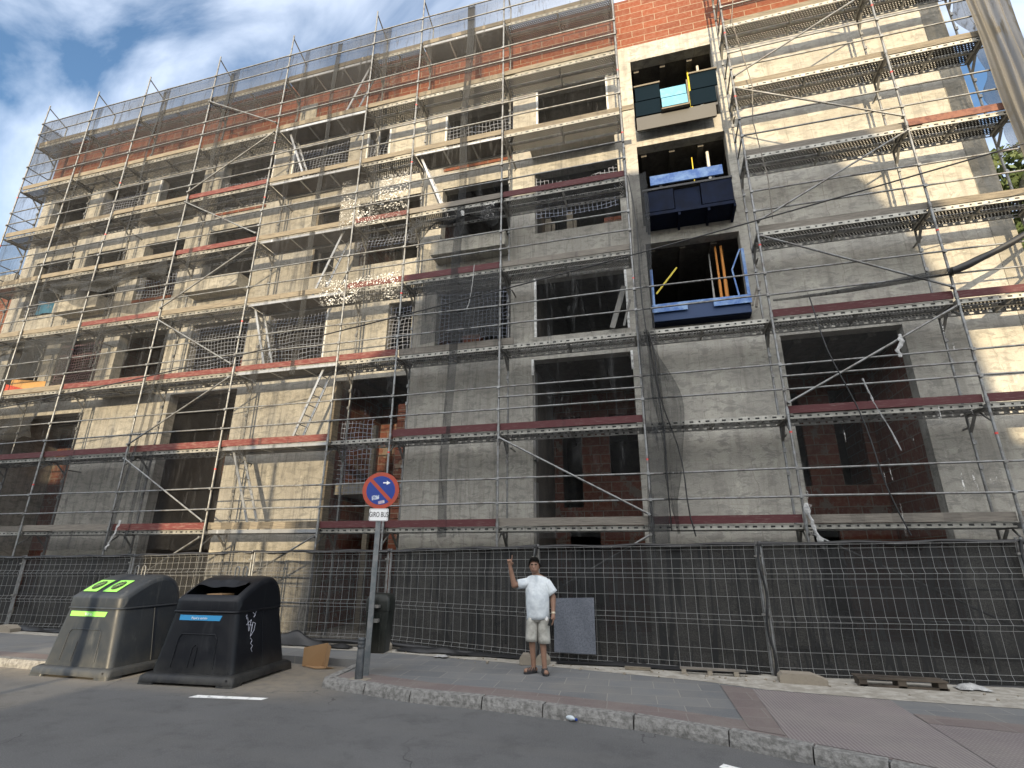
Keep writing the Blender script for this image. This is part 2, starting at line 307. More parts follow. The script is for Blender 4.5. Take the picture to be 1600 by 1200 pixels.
def tiles(name,c1,c2,jc,w_,h_,rot=0,ribs=None):
    m,t,b,v=newmat(name)
    mp=N(t,'ShaderNodeMapping'); mp.inputs['Rotation'].default_value=(0,0,rot); lk(t,v,mp.inputs['Vector'])
    bt=N(t,'ShaderNodeTexBrick'); bt.offset=.5; bt.inputs['Scale'].default_value=1; bt.inputs['Brick Width'].default_value=w_; bt.inputs['Row Height'].default_value=h_; bt.inputs['Mortar Size'].default_value=.006; bt.inputs['Mortar Smooth'].default_value=.3
    bt.inputs['Color1'].default_value=(*c1,1); bt.inputs['Color2'].default_value=(*c2,1); bt.inputs['Mortar'].default_value=(*jc,1); lk(t,mp.outputs[0],bt.inputs['Vector'])
    a=noise(t,v,1.2,8,.65); g=noise(t,v,60,4,.7)
    col=mixc(t,rng(t,a,.42,.72,0,.5),bt.outputs[0],(.20,.185,.16)); col=mixc(t,rng(t,g,.45,.7,0,.3),col,(.22,.21,.19))
    if ribs:
        s=sep(t,mp.outputs[0]); r_=mathn(t,'LESS_THAN',mathn(t,'FRACT',mathn(t,'DIVIDE',s[0],.038)),.42)
        if ribs==2: r_=mathn(t,'MULTIPLY',r_,mathn(t,'LESS_THAN',mathn(t,'FRACT',mathn(t,'DIVIDE',s[1],.05)),.5))
        col=mixc(t,mathn(t,'MULTIPLY',r_,.45),col,(.27,.245,.24)); bump(t,b,r_,.6,.006)
    else: bump(t,b,mathn(t,'ADD',mathn(t,'MULTIPLY',bt.outputs[1],-1.0),mathn(t,'MULTIPLY',g,.2)),.4,.006)
    lk(t,col,b.inputs['Base Color']); b.inputs['Roughness'].default_value=.85
tiles('tile_grey',(.125,.13,.135),(.095,.10,.107),(.22,.21,.19),.62,.42,R(-4))
tiles('tile_red',(.135,.105,.10),(.115,.09,.087),(.17,.155,.14),.6,.4,R(-4))
tiles('tile_rib',(.145,.12,.12),(.125,.105,.105),(.15,.13,.12),.4,.4,R(-4),1)
tiles('tile_dot',(.145,.12,.12),(.125,.105,.105),(.15,.13,.12),.4,.4,R(-4),2)
mat('kerbstone',(.22,.215,.205),.9,noise=((.12,.117,.11),16,.42,.6),bump=.9,bscale=22)
mat('rubble_ground',(.24,.22,.185),.95,noise=((.36,.34,.30),6,.42,.62),bump=.8,bscale=14)
mat('block',(.24,.21,.165),.9,noise=((.22,.19,.15),12,.4,.65),bump=.5,bscale=30)
mat('cardboard',(.27,.165,.08),.85)

# ---------------------------------------------------------------- ground, road, pavement
def offs(pts,d):
    o=[]
    for i,p in enumerate(pts):
        a=Vector(pts[max(0,i-1)]); b=Vector(pts[min(len(pts)-1,i+1)]); t=(b-a).normalized(); nrm=Vector((-t.y,t.x))
        o.append((p[0]+nrm.x*d,p[1]+nrm.y*d))
    return o
def sheet(poly,z): 
    mb=MB(); mb.add([(x,y,z) for x,y in poly],[tuple(range(len(poly)))]); return mb
struct('ground',sheet([(-400,-400),(400,-400),(400,400),(-400,400)],-.012),mat('earth',(.12,.11,.09),.95,noise=((.17,.15,.12),.5,.4,.6)))
road=MB(); road.grid(lambda a,b:(-120+240*a,-60+69.2*b,0.0),8,4,False); struct('road',road,MT['asphalt'])
KERB=[(-40,7.38),(-10.0,7.38),(-9.95,9.0),(-5.15,9.0),(-4.97,7.64),(-3.39,7.27),(-2.37,7.2),(-1.56,7.08),(-.48,6.90),(.49,6.60),(1.2,6.30),(1.75,6.08),(2.4,5.72),(9,1.6),(40,-20)]
PZ=.12
poly=offs(KERB,.09)+[(40,11.2),(-40,11.2)]

mb=MB(); n=len(poly)
mb.add([(x,y,PZ) for x,y in poly]+[(x,y,-.01) for x,y in poly],[tuple(range(n))]+[(i,i+n,(i+1)%n+n,(i+1)%n) for i in range(n)])
struct('pavement',mb,MT['tile_grey'])
# rough concrete strip under and behind the fence
struct('building_plot_ground',sheet([(-40,9.6),(-9.9,9.6),(-5.2,9.9),(-2.2,9.5),(.4,9.05),(1.2,8.75),(2.7,8.62),(12,8.45),(40,8.3),(40,30),(-40,30)],PZ+.004),MT['rubble_ground'])
def offs(pts,d):
    o=[]
    for i,p in enumerate(pts):
        a=Vector(pts[max(0,i-1)]); b=Vector(pts[min(len(pts)-1,i+1)]); t=(b-a).normalized(); nrm=Vector((-t.y,t.x))
        o.append((p[0]+nrm.x*d,p[1]+nrm.y*d))
    return o
fr=KERB[4:]
a=offs(fr,.14); b_=offs(fr,.56)
mb=MB(); 
for i in range(len(a)-1): mb.quad((*a[i],PZ+.004),(*a[i+1],PZ+.004),(*b_[i+1],PZ+.004),(*b_[i],PZ+.004))
struct('red_paving_border',mb,MT['tile_red'])
lf=[(-40,7.52),(-10.1,7.52),(-10.1,7.9),(-40,7.9)]; struct('red_paving_border',sheet(lf,PZ+.004),MT['tile_red'])
struct('red_paving_border',sheet([(.72,6.78),(1.04,6.66),(1.02,8.74),(.62,8.86)],PZ+.008),MT['tile_red'])
struct('tactile_paving',sheet([(1.05,6.56),(1.8,6.26),(2.6,5.8),(2.62,8.58),(1.02,8.72)],PZ+.008),MT['tile_rib'])
struct('tactile_paving',sheet([(2.61,5.8),(9.1,1.75),(14,1.2),(14,6.9),(4,7.35),(2.62,7.55)],PZ+.008),MT['tile_dot'])
struct('red_paving_border',sheet([(2.63,7.56),(4,7.36),(14,6.91),(14,7.35),(4,7.75),(2.63,7.95)],PZ+.008),MT['tile_red'])
# kerb stones: rough blocks
mb=MB()
def kerb_run(p,q,cut):
    rough=.35 if p[0]>.4 else 1.0
    p=Vector(p);q=Vector(q);L=(q-p).length; k=max(1,round(L/cut)); t=(q-p)/k; nrm=Vector((-t.y,t.x)).normalized()
    for i in range(k):
        a0=p+t*i+t.normalized()*.008; a1=p+t*(i+1)-t.normalized()*.008
        dz=random.uniform(-.006,.008); of=random.uniform(-.012,.006)
        w0,w1=of,.145
        m_=6; rings=[]
        for j in range(m_+1):
            c=a0.lerp(a1,j/m_); jj=lambda s:random.uniform(-s,s)*rough
            rings.append([(c.x+nrm.x*(w0+jj(.006)-.012),c.y+nrm.y*(w0-.012),-.02),(c.x+nrm.x*(w0+jj(.008)-.004),c.y+nrm.y*(w0-.004),.06+jj(.01)),(c.x+nrm.x*(w0+.022+jj(.006)),c.y+nrm.y*(w0+.022),PZ+.012+dz+jj(.003)),(c.x+nrm.x*w1,c.y+nrm.y*w1,PZ+.014+dz),(c.x+nrm.x*w1,c.y+nrm.y*w1,-.02)])
        mb.loft(rings,smooth=False)
for p,q,c in ((KERB[4],(-3.39,7.25),1.0),((-3.39,7.25),(-2.37,7.19),1.02),((-2.37,7.19),(-1.56,7.08),.82),((-1.56,7.08),(-.48,6.90),1.1),((-.48,6.90),(.49,6.60),1.0),((.49,6.60),(1.2,6.30),.76),((1.2,6.30),(1.75,6.08),.8),((1.75,6.08),(2.4,5.72),1),((2.4,5.72),(9,1.6),1),((-5.15,9.0),(-4.97,7.64),.7),((-16,7.38),(-10.0,7.38),1.0)): kerb_run(p,q,c)
struct('kerb',mb,MT['kerbstone'])
for q in ([(-6.36,6.62),(-5.32,6.78),(-5.30,6.90),(-6.34,6.76)],[(.38,6.08),(1.3,5.6),(1.25,5.5),(.33,5.98)]): struct('road_marking',sheet(q,.004),MT['white_paint'])

# ---------------------------------------------------------------- building
W=11.65; WT=.30
def wall(mb,x0,x1,z0,z1,holes,y0=W,t=WT,axis='x'):
    xs=sorted({x0,x1,*[h[0] for h in holes],*[h[1] for h in holes]}); xs=[x for x in xs if x0<=x<=x1]
    zs=sorted({z0,z1,*[h[2] for h in holes],*[h[3] for h in holes]}); zs=[z for z in zs if z0<=z<=z1]
    nx,nz=len(xs)-1,len(zs)-1
    sol=[[not any(h[0]<(xs[i]+xs[i+1])/2<h[1] and h[2]<(zs[j]+zs[j+1])/2<h[3] for h in holes) for j in range(nz)] for i in range(nx)]
    S=lambda i,j:0<=i<nx and 0<=j<nz and sol[i][j]
    P=(lambda x,y,z:(x,y,z)) if axis=='x' else (lambda x,y,z:(y,x,z))
    for i in range(nx):
        for j in range(nz):
            if not S(i,j): continue
            a,b,c,d=xs[i],xs[i+1],zs[j],zs[j+1]; y1=y0+t
            mb.quad(P(a,y0,c),P(b,y0,c),P(b,y0,d),P(a,y0,d)); mb.quad(P(b,y1,c),P(a,y1,c),P(a,y1,d),P(b,y1,d))
            if not S(i-1,j): mb.quad(P(a,y1,c),P(a,y0,c),P(a,y0,d),P(a,y1,d))
            if not S(i+1,j): mb.quad(P(b,y0,c),P(b,y1,c),P(b,y1,d),P(b,y0,d))
            if not S(i,j-1): mb.quad(P(a,y1,c),P(b,y1,c),P(b,y0,c),P(a,y0,c))
            if not S(i,j+1): mb.quad(P(a,y0,d),P(b,y0,d),P(b,y1,d),P(a,y1,d))
BX0,BX1=-22.05,7.46
bld=thing('apartment_building','unfinished concrete and red brick apartment block standing behind the scaffolding','building',(-7.3,W,0))
holes=[ # storey 4
(-21.45,-19.6,12.75,14.68),(-18.92,-16.86,12.75,14.68),(-16.27,-14.35,12.75,14.68),(-13.53,-11.45,12.75,14.68),(-10.75,-8.65,12.75,14.62),(-8.0,-7.2,13.55,14.62),(-5.36,-3.24,12.75,14.65),(-2.55,-.5,13.05,14.80),(.17,2.3,12.68,15.08),
# storey 3
(-21.35,-19.45,9.75,11.97),(-18.9,-17.05,9.75,11.97),(-16.25,-14.55,9.75,11.93),(-13.57,-11.57,9.75,11.95),(-9.45,-8.7,11.42,11.98),(-9.4,-8.7,9.74,10.64),(-8.06,-5.95,9.78,11.95),(-5.33,-3.3,9.75,11.93),(-2.62,-.37,9.95,11.89),(.15,2.32,9.68,12.12),
# storey 2
(-21.2,-19.5,6.95,8.55),(-18.9,-17.0,6.95,8.55),(-16.35,-14.35,6.95,8.55),(-13.45,-11.36,6.95,8.55),(-10.62,-8.7,7.05,8.55),(-6.76,-6.04,7.03,8.45),(-5.33,-3.28,7.0,8.62),(-2.66,-.35,6.98,8.60),(.16,2.30,6.90,9.16),
# ground
(-21.6,-17.03,0,6.05),(-13.75,-11.35,0,6.36),(-8.2,-6.0,0,6.45),(-2.72,-.35,0,6.38),(2.80,5.10,0,6.42)]
mb=MB(); wall(mb,BX0,BX1,0,15.66,holes); mb.build('concrete_wall',MT['concrete'],bld)
mb=MB(); wall(mb,BX0,BX1,15.66,17.5,[(-10.75,-10.1,15.66,16.35)]); mb.build('brick_parapet',MT['brick'],bld)
mb=MB(); mb.box(-10.75,-10.1,W-.02,W+.28,15.66,16.42); mb.build('column',MT['plaster'],bld)
mb=MB(); mb.box(7.08,7.50,W-.012,W+.4,0,17.4); mb.build('corner_pier',MT['slabc'],bld)
# side walls, back wall, roof
mb=MB(); wall(mb,W+.31,22,0,15.66,[],BX0,.25,'y'); mb.build('side_wall',MT['plaster'],bld)
mb=MB(); wall(mb,W+.41,22,0,15.66,[],BX1-.25,.25,'y'); mb.build('side_wall',MT['plaster'],bld)
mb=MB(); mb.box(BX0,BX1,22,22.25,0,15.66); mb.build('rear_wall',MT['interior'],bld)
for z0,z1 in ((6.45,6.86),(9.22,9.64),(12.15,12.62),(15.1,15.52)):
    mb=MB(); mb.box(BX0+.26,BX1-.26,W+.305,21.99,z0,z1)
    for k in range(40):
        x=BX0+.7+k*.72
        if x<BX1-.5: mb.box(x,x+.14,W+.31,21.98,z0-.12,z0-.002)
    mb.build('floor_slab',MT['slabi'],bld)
# party walls and interior partitions
for k,x in enumerate((-17.0,-14.1,-11.3,-8.4,-5.75,-2.85,-.2,2.6,5.15)):
    mb=MB(); mb.box(x,x+.12,W+.306,16.5,.02 if x not in(-2.85,2.6) else 0.02,6.3)
    mb.box(x,x+.12,W+.306,14.4,6.87,9.09); mb.box(x,x+.12,W+.306,14.4,9.65,12.02); mb.box(x,x+.12,W+.306,14.4,12.63,14.97)
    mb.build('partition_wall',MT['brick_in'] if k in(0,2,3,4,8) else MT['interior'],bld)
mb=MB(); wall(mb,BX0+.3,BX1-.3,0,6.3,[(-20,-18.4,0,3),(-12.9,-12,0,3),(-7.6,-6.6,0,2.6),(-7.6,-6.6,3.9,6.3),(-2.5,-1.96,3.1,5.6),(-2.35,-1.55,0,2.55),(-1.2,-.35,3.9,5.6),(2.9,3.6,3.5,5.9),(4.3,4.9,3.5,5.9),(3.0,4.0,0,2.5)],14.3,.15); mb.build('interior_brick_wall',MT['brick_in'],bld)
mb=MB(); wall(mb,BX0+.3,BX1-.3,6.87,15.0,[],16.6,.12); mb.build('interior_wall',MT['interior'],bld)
# balconies: soffit with upstand
def balc(x0,x1,zb,zt,yf,m='plaster'):
    mb=MB(); mb.box(x0,x1,yf,W-.002,zb,zt) ; 
    mb.build('balcony',MT[m],bld)
for x0,x1 in ((-18.9,-17.0),(-13.55,-11.55),(-5.35,-3.3)): balc(x0,x1,9.42,9.86,11.12)
for x0,x1 in ((-21.4,-19.6),(-16.25,-14.4),(-10.7,-8.7),(-5.33,-3.28)): balc(x0,x1,12.66,13.06,11.32,'slabc')
balc(-2.66,-.4,12.36,13.04,11.32,'slabc')
balc(-16.35,-14.3,6.42,6.92,11.32,'slabc')
for x0,x1,z in ((-5.33,-3.28,12.52),(-13.5,-11.5,12.52),(-16.2,-14.6,9.68)):
    mb=MB(); mb.box(x0,x1,W-.03,W-.003,z,z+.09); mb.build('brick_course',MT['brick'],bld)
# door and reveal trims around the ground recess
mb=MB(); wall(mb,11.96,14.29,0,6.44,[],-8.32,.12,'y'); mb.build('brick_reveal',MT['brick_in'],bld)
mb=MB(); mb.box(-8.2,-8.12,W+.02,W+.29,0,6.3); mb.box(-6.62,-6.5,W+.7,W+.82,0,5.2); mb.box(-7.35,-7.22,W+.7,W+.82,0,5.2); mb.build('timber_frame',MT['wood'],bld)
mb=MB()
for k in range(22): 
    mb.box(-6.30,-6.08,W+.12,W+.29,.3+k*.24,.3+k*.24+.225)
mb.build('brick_jamb',MT['brick'],bld)
for x in (-2.95,-2.80): 
    pass
mb=MB(); 
for zz in ((3.95,6.1),(.3,3.45)):
    mb.box(-2.76,-2.66,W+.02,W+.28,zz[0],zz[1])
mb.build('shutter_guide',MT['steel_dull'],bld)
for x_,z0_,z1_ in ((-2.66,6.98,8.60),(-.40,6.98,8.60),(-2.55,13.05,14.75),(-.55,13.05,14.78),(-5.36,12.8,14.6),(-8.70,7.05,8.5),(-10.75,12.8,14.6),(-11.50,12.8,14.6),(-16.3,12.8,14.6),(-.38,5.95,6.4),(-2.74,6.0,6.4)):
    mb=MB(); mb.box(x_,x_+.055,W-.012,W+.05,z0_,z1_); mb.build('corner_bead',MT['white_paint'],bld)
mb=MB(); mb.box(-8.18,-6.02,W+.5,13.4,3.35,3.62); mb.build('landing_slab',MT['slabc'],bld)
mb=MB(); mb.box(-8.2,-6.0,W-.008,W+.05,6.30,6.44); mb.build('lintel',MT['plaster'],bld)
for x0,x1 in ((-2.75,-2.69),): pass
# white window frame, storey 4
mb=MB(); 
for a in ((-8.02,-7.96,13.5,14.62),(-7.24,-7.18,13.5,14.62),(-7.64,-7.6,13.5,14.6)): mb.box(a[0],a[1],W-.02,W+.05,a[2],a[3])
mb.box(-8.1,-7.0,W-.06,W+.05,13.44,13.55); mb.build('window_frame',mat('frame_white',(.7,.7,.68),.6),bld)
mb=MB(); mb.box(-9.5,-9.42,W-.02,W+.2,11.35,12.02); mb.box(-9.46,-8.66,W-.02,W+.2,11.98,12.05); mb.box(-9.46,-9.4,W-.02,W+.2,9.7,10.66); mb.build('window_frame',MT['wood'],bld)
# brick stacks and blockwork inside openings
for i,(x,z,h,y,lab) in enumerate(((-4.85,6.87,.75,12.4,'small stack of orange bricks inside the dark second storey opening left of the torn net'),(-.85,9.66,.95,12.2,'orange hollow bricks stacked in the opening beside the lift shaft'),(-12.05,6.87,.8,12.3,'orange bricks stacked behind the blue grid net on the left'))):
    th=thing('brick_stack',lab,'bricks',(x,y,z),0,'brick stacks inside the openings')
    mb=MB()
    for k in range(int(h/.12)):
        for j in range(2): mb.box(x+j*.25+random.uniform(-.01,.01),x+.24+j*.25,y,y+.4,z+k*.12,z+k*.12+.112)
    mb.build('bricks',MT['brick'] if i!=1 else MT['brick'],th)
for i,x in enumerate((-2.45,-1.85)):
    mb=MB(); mb.box(x,x+.16,12.2,12.32,9.66,10.75+.1*i); mb.box(x+.18,x+.26,12.22,12.3,9.66,10.65)
    tag(mb.build('timber_offcut',MT['wood']),('wide pair of pale timber posts standing left in the shaded opening beside the stacked bricks','narrow pair of pale timber posts in the middle of the opening beside the stacked bricks')[i],'timber')

# neighbour building at the far left
nb=thing('brick_house','orange brick neighbouring house at the far left edge','house',(-28,W,0))
mb=MB(); wall(mb,-34,-22.6,0,11.6,[(-24.6,-23.5,9.9,11.0),(-24.6,-23.5,6.4,7.9),(-25,-23.4,1,4)],W+.4,.3); mb.build('wall',MT['brick'],nb)
mb=MB(); mb.box(-34,-22.7,W+.2,W+.395,11.6,11.9); mb.box(-34,-22.7,W+.41,W+9,11.61,11.8); mb.build('roof',MT['plaster'],nb)
mb=MB(); mb.box(-34,-22.62,W+1.4,W+1.5,0,11.5); mb.build('interior_wall',MT['interior'],nb)
mb=MB(); mb.box(-34,-22.65,W+.33,W+.395,8.4,8.9); mb.build('cornice',MT['plaster'],nb)

# ---------------------------------------------------------------- scaffolding
SX=[-21.49,-19.01,-16.57,-13.49,-10.52,-7.42,-5.80,-3.225,-.17,2.445,5.58,7.42]
YO,YI=10.55,11.28
LV=[2.36+2*k for k in range(8)]
sc=thing('scaffold','tall galvanised steel scaffold with wooden toe boards covering the facade','scaffolding',(-7,YO,0))
def top(i): return 18.36 
GAP=8 # bay index -.17..2.445
for i,x in enumerate(SX):
    tz=18.3 if i not in (8,9) else (18.3)
    mb=MB(); mb.tube((x,YO,.16),(x,YO,tz),.024,10)
    for k in range(0,9):
        z=2.36+2*k
        if z<18: mb.tube((x,YO,z+.03),(x,YO,z+.14),.032,10)
        for dz in (.52,1.02):
            if z+dz<18: mb.box(x-.03,x+.03,YO-.055,YO-.02,z+dz-.03,z+dz+.03)
    mb.tube((x,YO,.16),(x,YO,.2),.07,8); mb.build('standard',MT['steel'],sc)
    mb=MB(); mb.tube((x,YI,.16),(x,YI,17.9 if i<9 else 17.9),.024,8)
    for k in range(0,8):
        z=2.36+2*k; mb.tube((x,YI,z+.03),(x,YI,z+.12),.032,8); mb.box(x-.03,x+.03,YI-.05,YI-.02,z-.55,z-.47); mb.box(x-.03,x+.03,YI-.05,YI-.02,z-1.0,z-.92)
    mb.build('standard',MT['steel'],sc)
    mb=MB()
    for k in (1,3,5,6):
        z=2.36+2*k-.32-.2*(i%3); mb.tube((x,YO,z),(x,YO,z+.035),.0262,10)
    if i%2==0 or i>8: mb.build('red_marker_band',MT['redtape'],sc)
# transoms / brackets
for i,x in enumerate(SX):
    mb=MB()
    for k,z in enumerate(LV):
        if i in (8,9) and False: continue
        mb=MB(); mb.bar((x,YO,z-.02),(x,YI,z-.02),.05,.06)
        mb.bar((x,YO,z-.30),(x,YO+.30,z-.06),.02,.03); mb.bar((x,YI,z-.34),(x,YI-.28,z-.06),.05,.02)
        mb.build('transom',MT['steel_dull'],sc)
    mb=MB(); mb.tube((x,YO,18.18),(x,YI,17.86),.02,8)
    mb.build('top_frame_bar',MT['steel_dull'],sc)
# decks
def toemat(k,i):
    R_,D,Wd,G=MT['wood_red'],MT['wood_dred'],MT['wood'],MT['wood_grey']
    t={0:{0:G,1:G,2:G,3:R_,4:Wd,5:D,6:D,7:G,8:D,9:G,10:G},
       1:{0:G,1:D,2:D,3:R_,4:R_,5:None,6:D,7:D,8:None,9:D,10:D},
       2:{0:Wd,1:Wd,2:R_,3:R_,4:R_,5:R_,6:G,7:None,8:None,9:D,10:D},
       3:{2:R_,3:Wd,4:Wd,5:R_,6:D,7:G,9:G,10:Wd},
       4:{3:R_,4:Wd,5:R_,6:G,7:D,9:G,10:MT['wood_rust']},
       5:{3:R_},6:{},7:{}}
    return t[k].get(i,Wd)
PLY={(k,4) for k in range(8)}|{(5,6),(7,6)}
def deck(k,i):
    z=LV[k]; x0,x1=SX[i]+.035,SX[i+1]-.035
    if (k,i) in PLY:
        mb=MB(); mb.box(x0,x1,10.66,11.25,z+.03,z+.045); d=mb.build('deck',MT['ply'],sc)
        mb=MB(); mb.box(x0,x1,10.63,10.658,z-.03,z+.05); mb.box(x0,x1,11.252,11.28-.001,z-.03,z+.05)
        for q in (.33,.66): mb.box(x0+(x1-x0)*q-.02,x0+(x1-x0)*q+.02,10.66,11.25,z-.005,z+.028)
        mb.build('deck_rail',MT['alu'],d)
        return
    mb=MB()
    for y0 in (10.635,10.96): mb.quad((x0,y0,z+.05),(x1,y0,z+.05),(x1,y0+.31,z+.05),(x0,y0+.31,z+.05))
    dk=mb.build('deck',MT['perf'],sc)
    mb=MB()
    mf=MB(); mf.quad((x0,10.631,z-.035),(x1,10.631,z-.035),(x1,10.631,z+.055),(x0,10.631,z+.055))
    for y0 in (10.947,10.958,11.272): mb.quad((x0,y0,z-.035),(x1,y0,z-.035),(x1,y0,z+.055),(x0,y0,z+.055))
    for y0 in (10.633,10.93,10.958,11.255): mb.quad((x0,y0,z-.035),(x1,y0,z-.035),(x1,y0+.017,z-.035),(x0,y0+.017,z-.035))
    for xx in (x0+.02,(x0+x1)/2,x1-.02): mb.box(xx-.02,xx+.02,10.64,11.26,z-.02,z+.04)
    mb.build('deck_rail',MT['rail'],dk); mf.build('front_rail',MT['rail_front'],dk)
for k in range(8):
    for i in range(11):
        if i==GAP and k>2: continue
        deck(k,i)
        m=toemat(k,i)
        if m:
            x0,x1=SX[i]+.02,SX[i+1]-.03; ov=random.choice((0,.0,.35,0)) if m in(MT['wood'],MT['wood_grey']) else 0
            if k==7 : ov=.2
            mb=MB(); oy=(.031+.031*(i%2)) if ov else 0; mb.box(x0,x1+ov,YO+.036-oy*1.9 if 0 else YO+.036+oy,YO+.064+oy,LV[k]+.062+.0035*(i%3),LV[k]+.065+.15+random.uniform(-.01,.015)); 
            mb.build('toe_board',m,sc)
# guard rails
rails=[]
for k in range(-1,8):
    z=2.36+2*k
    for i in range(11):
        if i==GAP and (k>2): continue
        if k==-1 and i not in (2,3,9,4): continue
        for dz in (.52,1.02): rails.append((k,i,z+dz))
    # inner rails seen in two bays
rails+= [(1,7,4.36+.78),(1,9,4.36+.78)]
def railkey(r_): return -abs(SX[r_[1]+1]+1)*1.0-abs(r_[2]-6)*.7
rails.sort(key=railkey,reverse=True)
far=MB(); nr=0
for k,i,z in rails:
    s_=random.uniform(-.015,.015); x0,x1=SX[i],SX[i+1]
    a,b=(x0-.0,YO-.038,z+s_),(x1,YO-.038,z-s_*.6)
    if nr<99: mb=MB(); mb.tube(a,b,.019,8); mb.build('guard_rail',MT['steel'],sc); nr+=1
    else: far.tube(a,b,.019,8)
tag(far.build('guard_rail',MT['steel'],sc),kind='stuff')
# end rails left
for k in range(0,8):
    for dz in (.52,1.02):
        for x_ in ([SX[0]] if k<4 else [SX[0],SX[8],SX[9]]): mb=MB(); mb.tube((x_,YO,2.36+2*k+dz),(x_,YI,2.36+2*k+dz),.018,6); mb.build('end_rail',MT['steel'],sc)
def brace(i,k,up):
    x0,x1=SX[i]+.04,SX[i+1]-.04; z0,z1=2.36+2*k+.25,2.36+2*(k+1)-.12
    a,b=((x0,YO-.06,z0),(x1,YO-.06,z1)) if up else ((x0,YO-.06,z1),(x1,YO-.06,z0))
    mb=MB(); mb.tube(a,b,.021,8); mb.tube((a[0],YO-.09,a[2]),(a[0],YO,a[2]),.03,6); mb.tube((b[0],YO-.09,b[2]),(b[0],YO,b[2]),.03,6); mb.build('diagonal_brace',MT['steel'],sc)
for k,up in ((6,0),(5,1),(4,0),(3,1),(2,0),(1,1),(0,0),(-1,1)): brace(3,k,up)
for k,up in ((6,0),(5,1),(4,0),(3,1),(2,0),(1,1),(-1,0)): brace(9,k,up)
for k,up in ((0,0),(-1,1)): brace(7,k,up)
brace(4,-1,1)
# wall ties
for i in (2,4,7,9,10):
    for k in (1,3,5): mb=MB(); mb.tube((SX[i]+.08,YI,LV[k]-.2),(SX[i]+.08,W,LV[k]-.2),.02,6); mb.build('wall_tie',MT['steel_dull'],sc)

# ladders
LAD=[((-7.91,6.42),(-8.65,4.43),'aluminium ladder on the second scaffold lift left of the brick recess'),
((-10.3,4.4),(-9.46,2.43),'aluminium ladder on the lowest lift above the paper recycling bin'),
((-10.4,8.4),(-9.72,6.43),'aluminium ladder on the third lift beside the blue grid nets'),
((-7.84,10.4),(-8.6,8.43),'aluminium ladder crossing the small timber framed window'),
((-5.65,12.4),(-4.85,10.43),'aluminium ladder hanging under the plywood deck over the open balcony'),
((-10.23,14.4),(-9.4,12.43),'aluminium ladder just below the grey column patch on the brick band'),
((-7.49,16.6),(-8.4,14.43),'topmost aluminium ladder in front of the brick band')]
for (x1,z1),(x0,z0),lab in LAD:
    th=thing('ladder',lab,'ladder',(x0,11.0,z0),0,'ladders between scaffold lifts')
    d=Vector((x1-x0,0,z1-z0)); Y0,Y1=10.78,11.12
    for y in (Y0,Y1): mb=MB(); mb.bar((x0,y,z0),(x1,y,z1),.025,.06,(1,0,0)); mb.build('rail',MT['alu'],th)
    for j in range(1,8):
        p=Vector((x0,0,z0))+d*(j/8); mb=MB(); mb.tube((p.x,Y0,p.z),(p.x,Y1,p.z),.014,6); mb.build('rung',MT['alu'],th)

# ---------------------------------------------------------------- debris nets
def net_sheet(name,x0,x1,z0,z1,y,mt,label,group,amp=.03,seed=0,lean=0,nu=26,nv=60,sag=.05,cat='netting'):
    rs=random.Random(seed); ph=[rs.uniform(0,6.3) for _ in range(8)]
    def fn(a,b):
        x=x0+(x1-x0)*a; z=z0+(z1-z0)*b
        yy=y+amp*(math.sin(x*9+ph[0]+math.sin(z*.7+ph[1])*1.5)*.5+math.sin(x*23+ph[2]+z*.5)*.25+math.sin(z*1.6+ph[3]+x)*.4)
        x+=lean*(b-.5)+.03*math.sin(z*1.3+ph[4]); z+=-sag*math.sin(PI*a)*(1 if b>.97 else 0)+.02*math.sin(x*5+ph[5])
        return (x,yy,z)
    mb=MB(); mb.grid(fn,nu,nv); o=mb.build(name,mt); return tag(o,label,cat,group)
G='dark debris nets hanging on the scaffold'
wds=['first debris net at the left end of the scaffold','second debris net from the left end of the scaffold','third dark debris net, over the left balconies','fourth dark debris net, above the glass recycling bin','fifth dark debris net, above the paper recycling bin','sixth dark debris net, above the no parking sign','seventh dark debris net, above the pointing man']
xe=[-21.55,-18.7,-15.6,-12.7,-9.9,-7.0,-4.2,-.13]
for i in range(7):
    a0=xe[i]-(0 if i==0 else .10); a1=xe[i+1]+(.10 if i<6 else 0)
    net_sheet('debris_net',a0,a1,(1.95 if i<5 else 2.2),17.55,10.605+.004*(i%2),MT['net' if i<5 else 'net_light'],wds[i],G,.022,i+3,0,30,90)
GS='dark folded overlap strips of debris net'
for i,(x,wd,z0,z1,ln,lab) in enumerate(((-4.35,.34,2.2,17.6,.22,'dark vertical netting strip between the sixth and seventh nets above the no parking sign'),(-8.70,.24,6.2,17.6,0,'dark vertical netting strip crossing the brick band near the topmost ladder'),(-12.9,.22,2.0,17.6,.1,'black twisted netting strip left of the second column of braces'),(-15.75,.18,7,17.6,0,'thin dark netting strip near the middle of the left part'),(-18.75,.16,9,17.5,0,'thin dark netting strip close to the left end of the scaffold'),(-13.15,.20,1.9,8.4,.5,'thick black rope-like gathered net hanging low on the left'))):
    net_sheet('netting_strip',x-wd/3.2,x+wd/3.2,z0,min(z1,17.45),10.50 if i==5 else 10.585,MT['net_dark'],lab,GS,.03,40+i,ln,8,70)
net_sheet('netting_strip',-.16,.22,2.1,10.4,10.50,MT['net_dark'],'gathered black netting hanging down beside the central bay under the blue platforms',None,.06,61,.12,10,60)
def fan(a,b):
    z=6.35-4.1*b; wd=.10+.42*math.sin(PI*min(1,b*1.15))**1.3 ; x=-.06+.30*b+wd*a+.03*math.sin(b*14+a*3)
    return (x,10.43+.06*math.sin(a*21+b*3)+.03*math.sin(b*11),z)
mb=MB(); mb.grid(fan,24,50); tag(mb.build('netting_strip',MT['net_dark']),'loose black netting fanned out right of the central bay','netting')
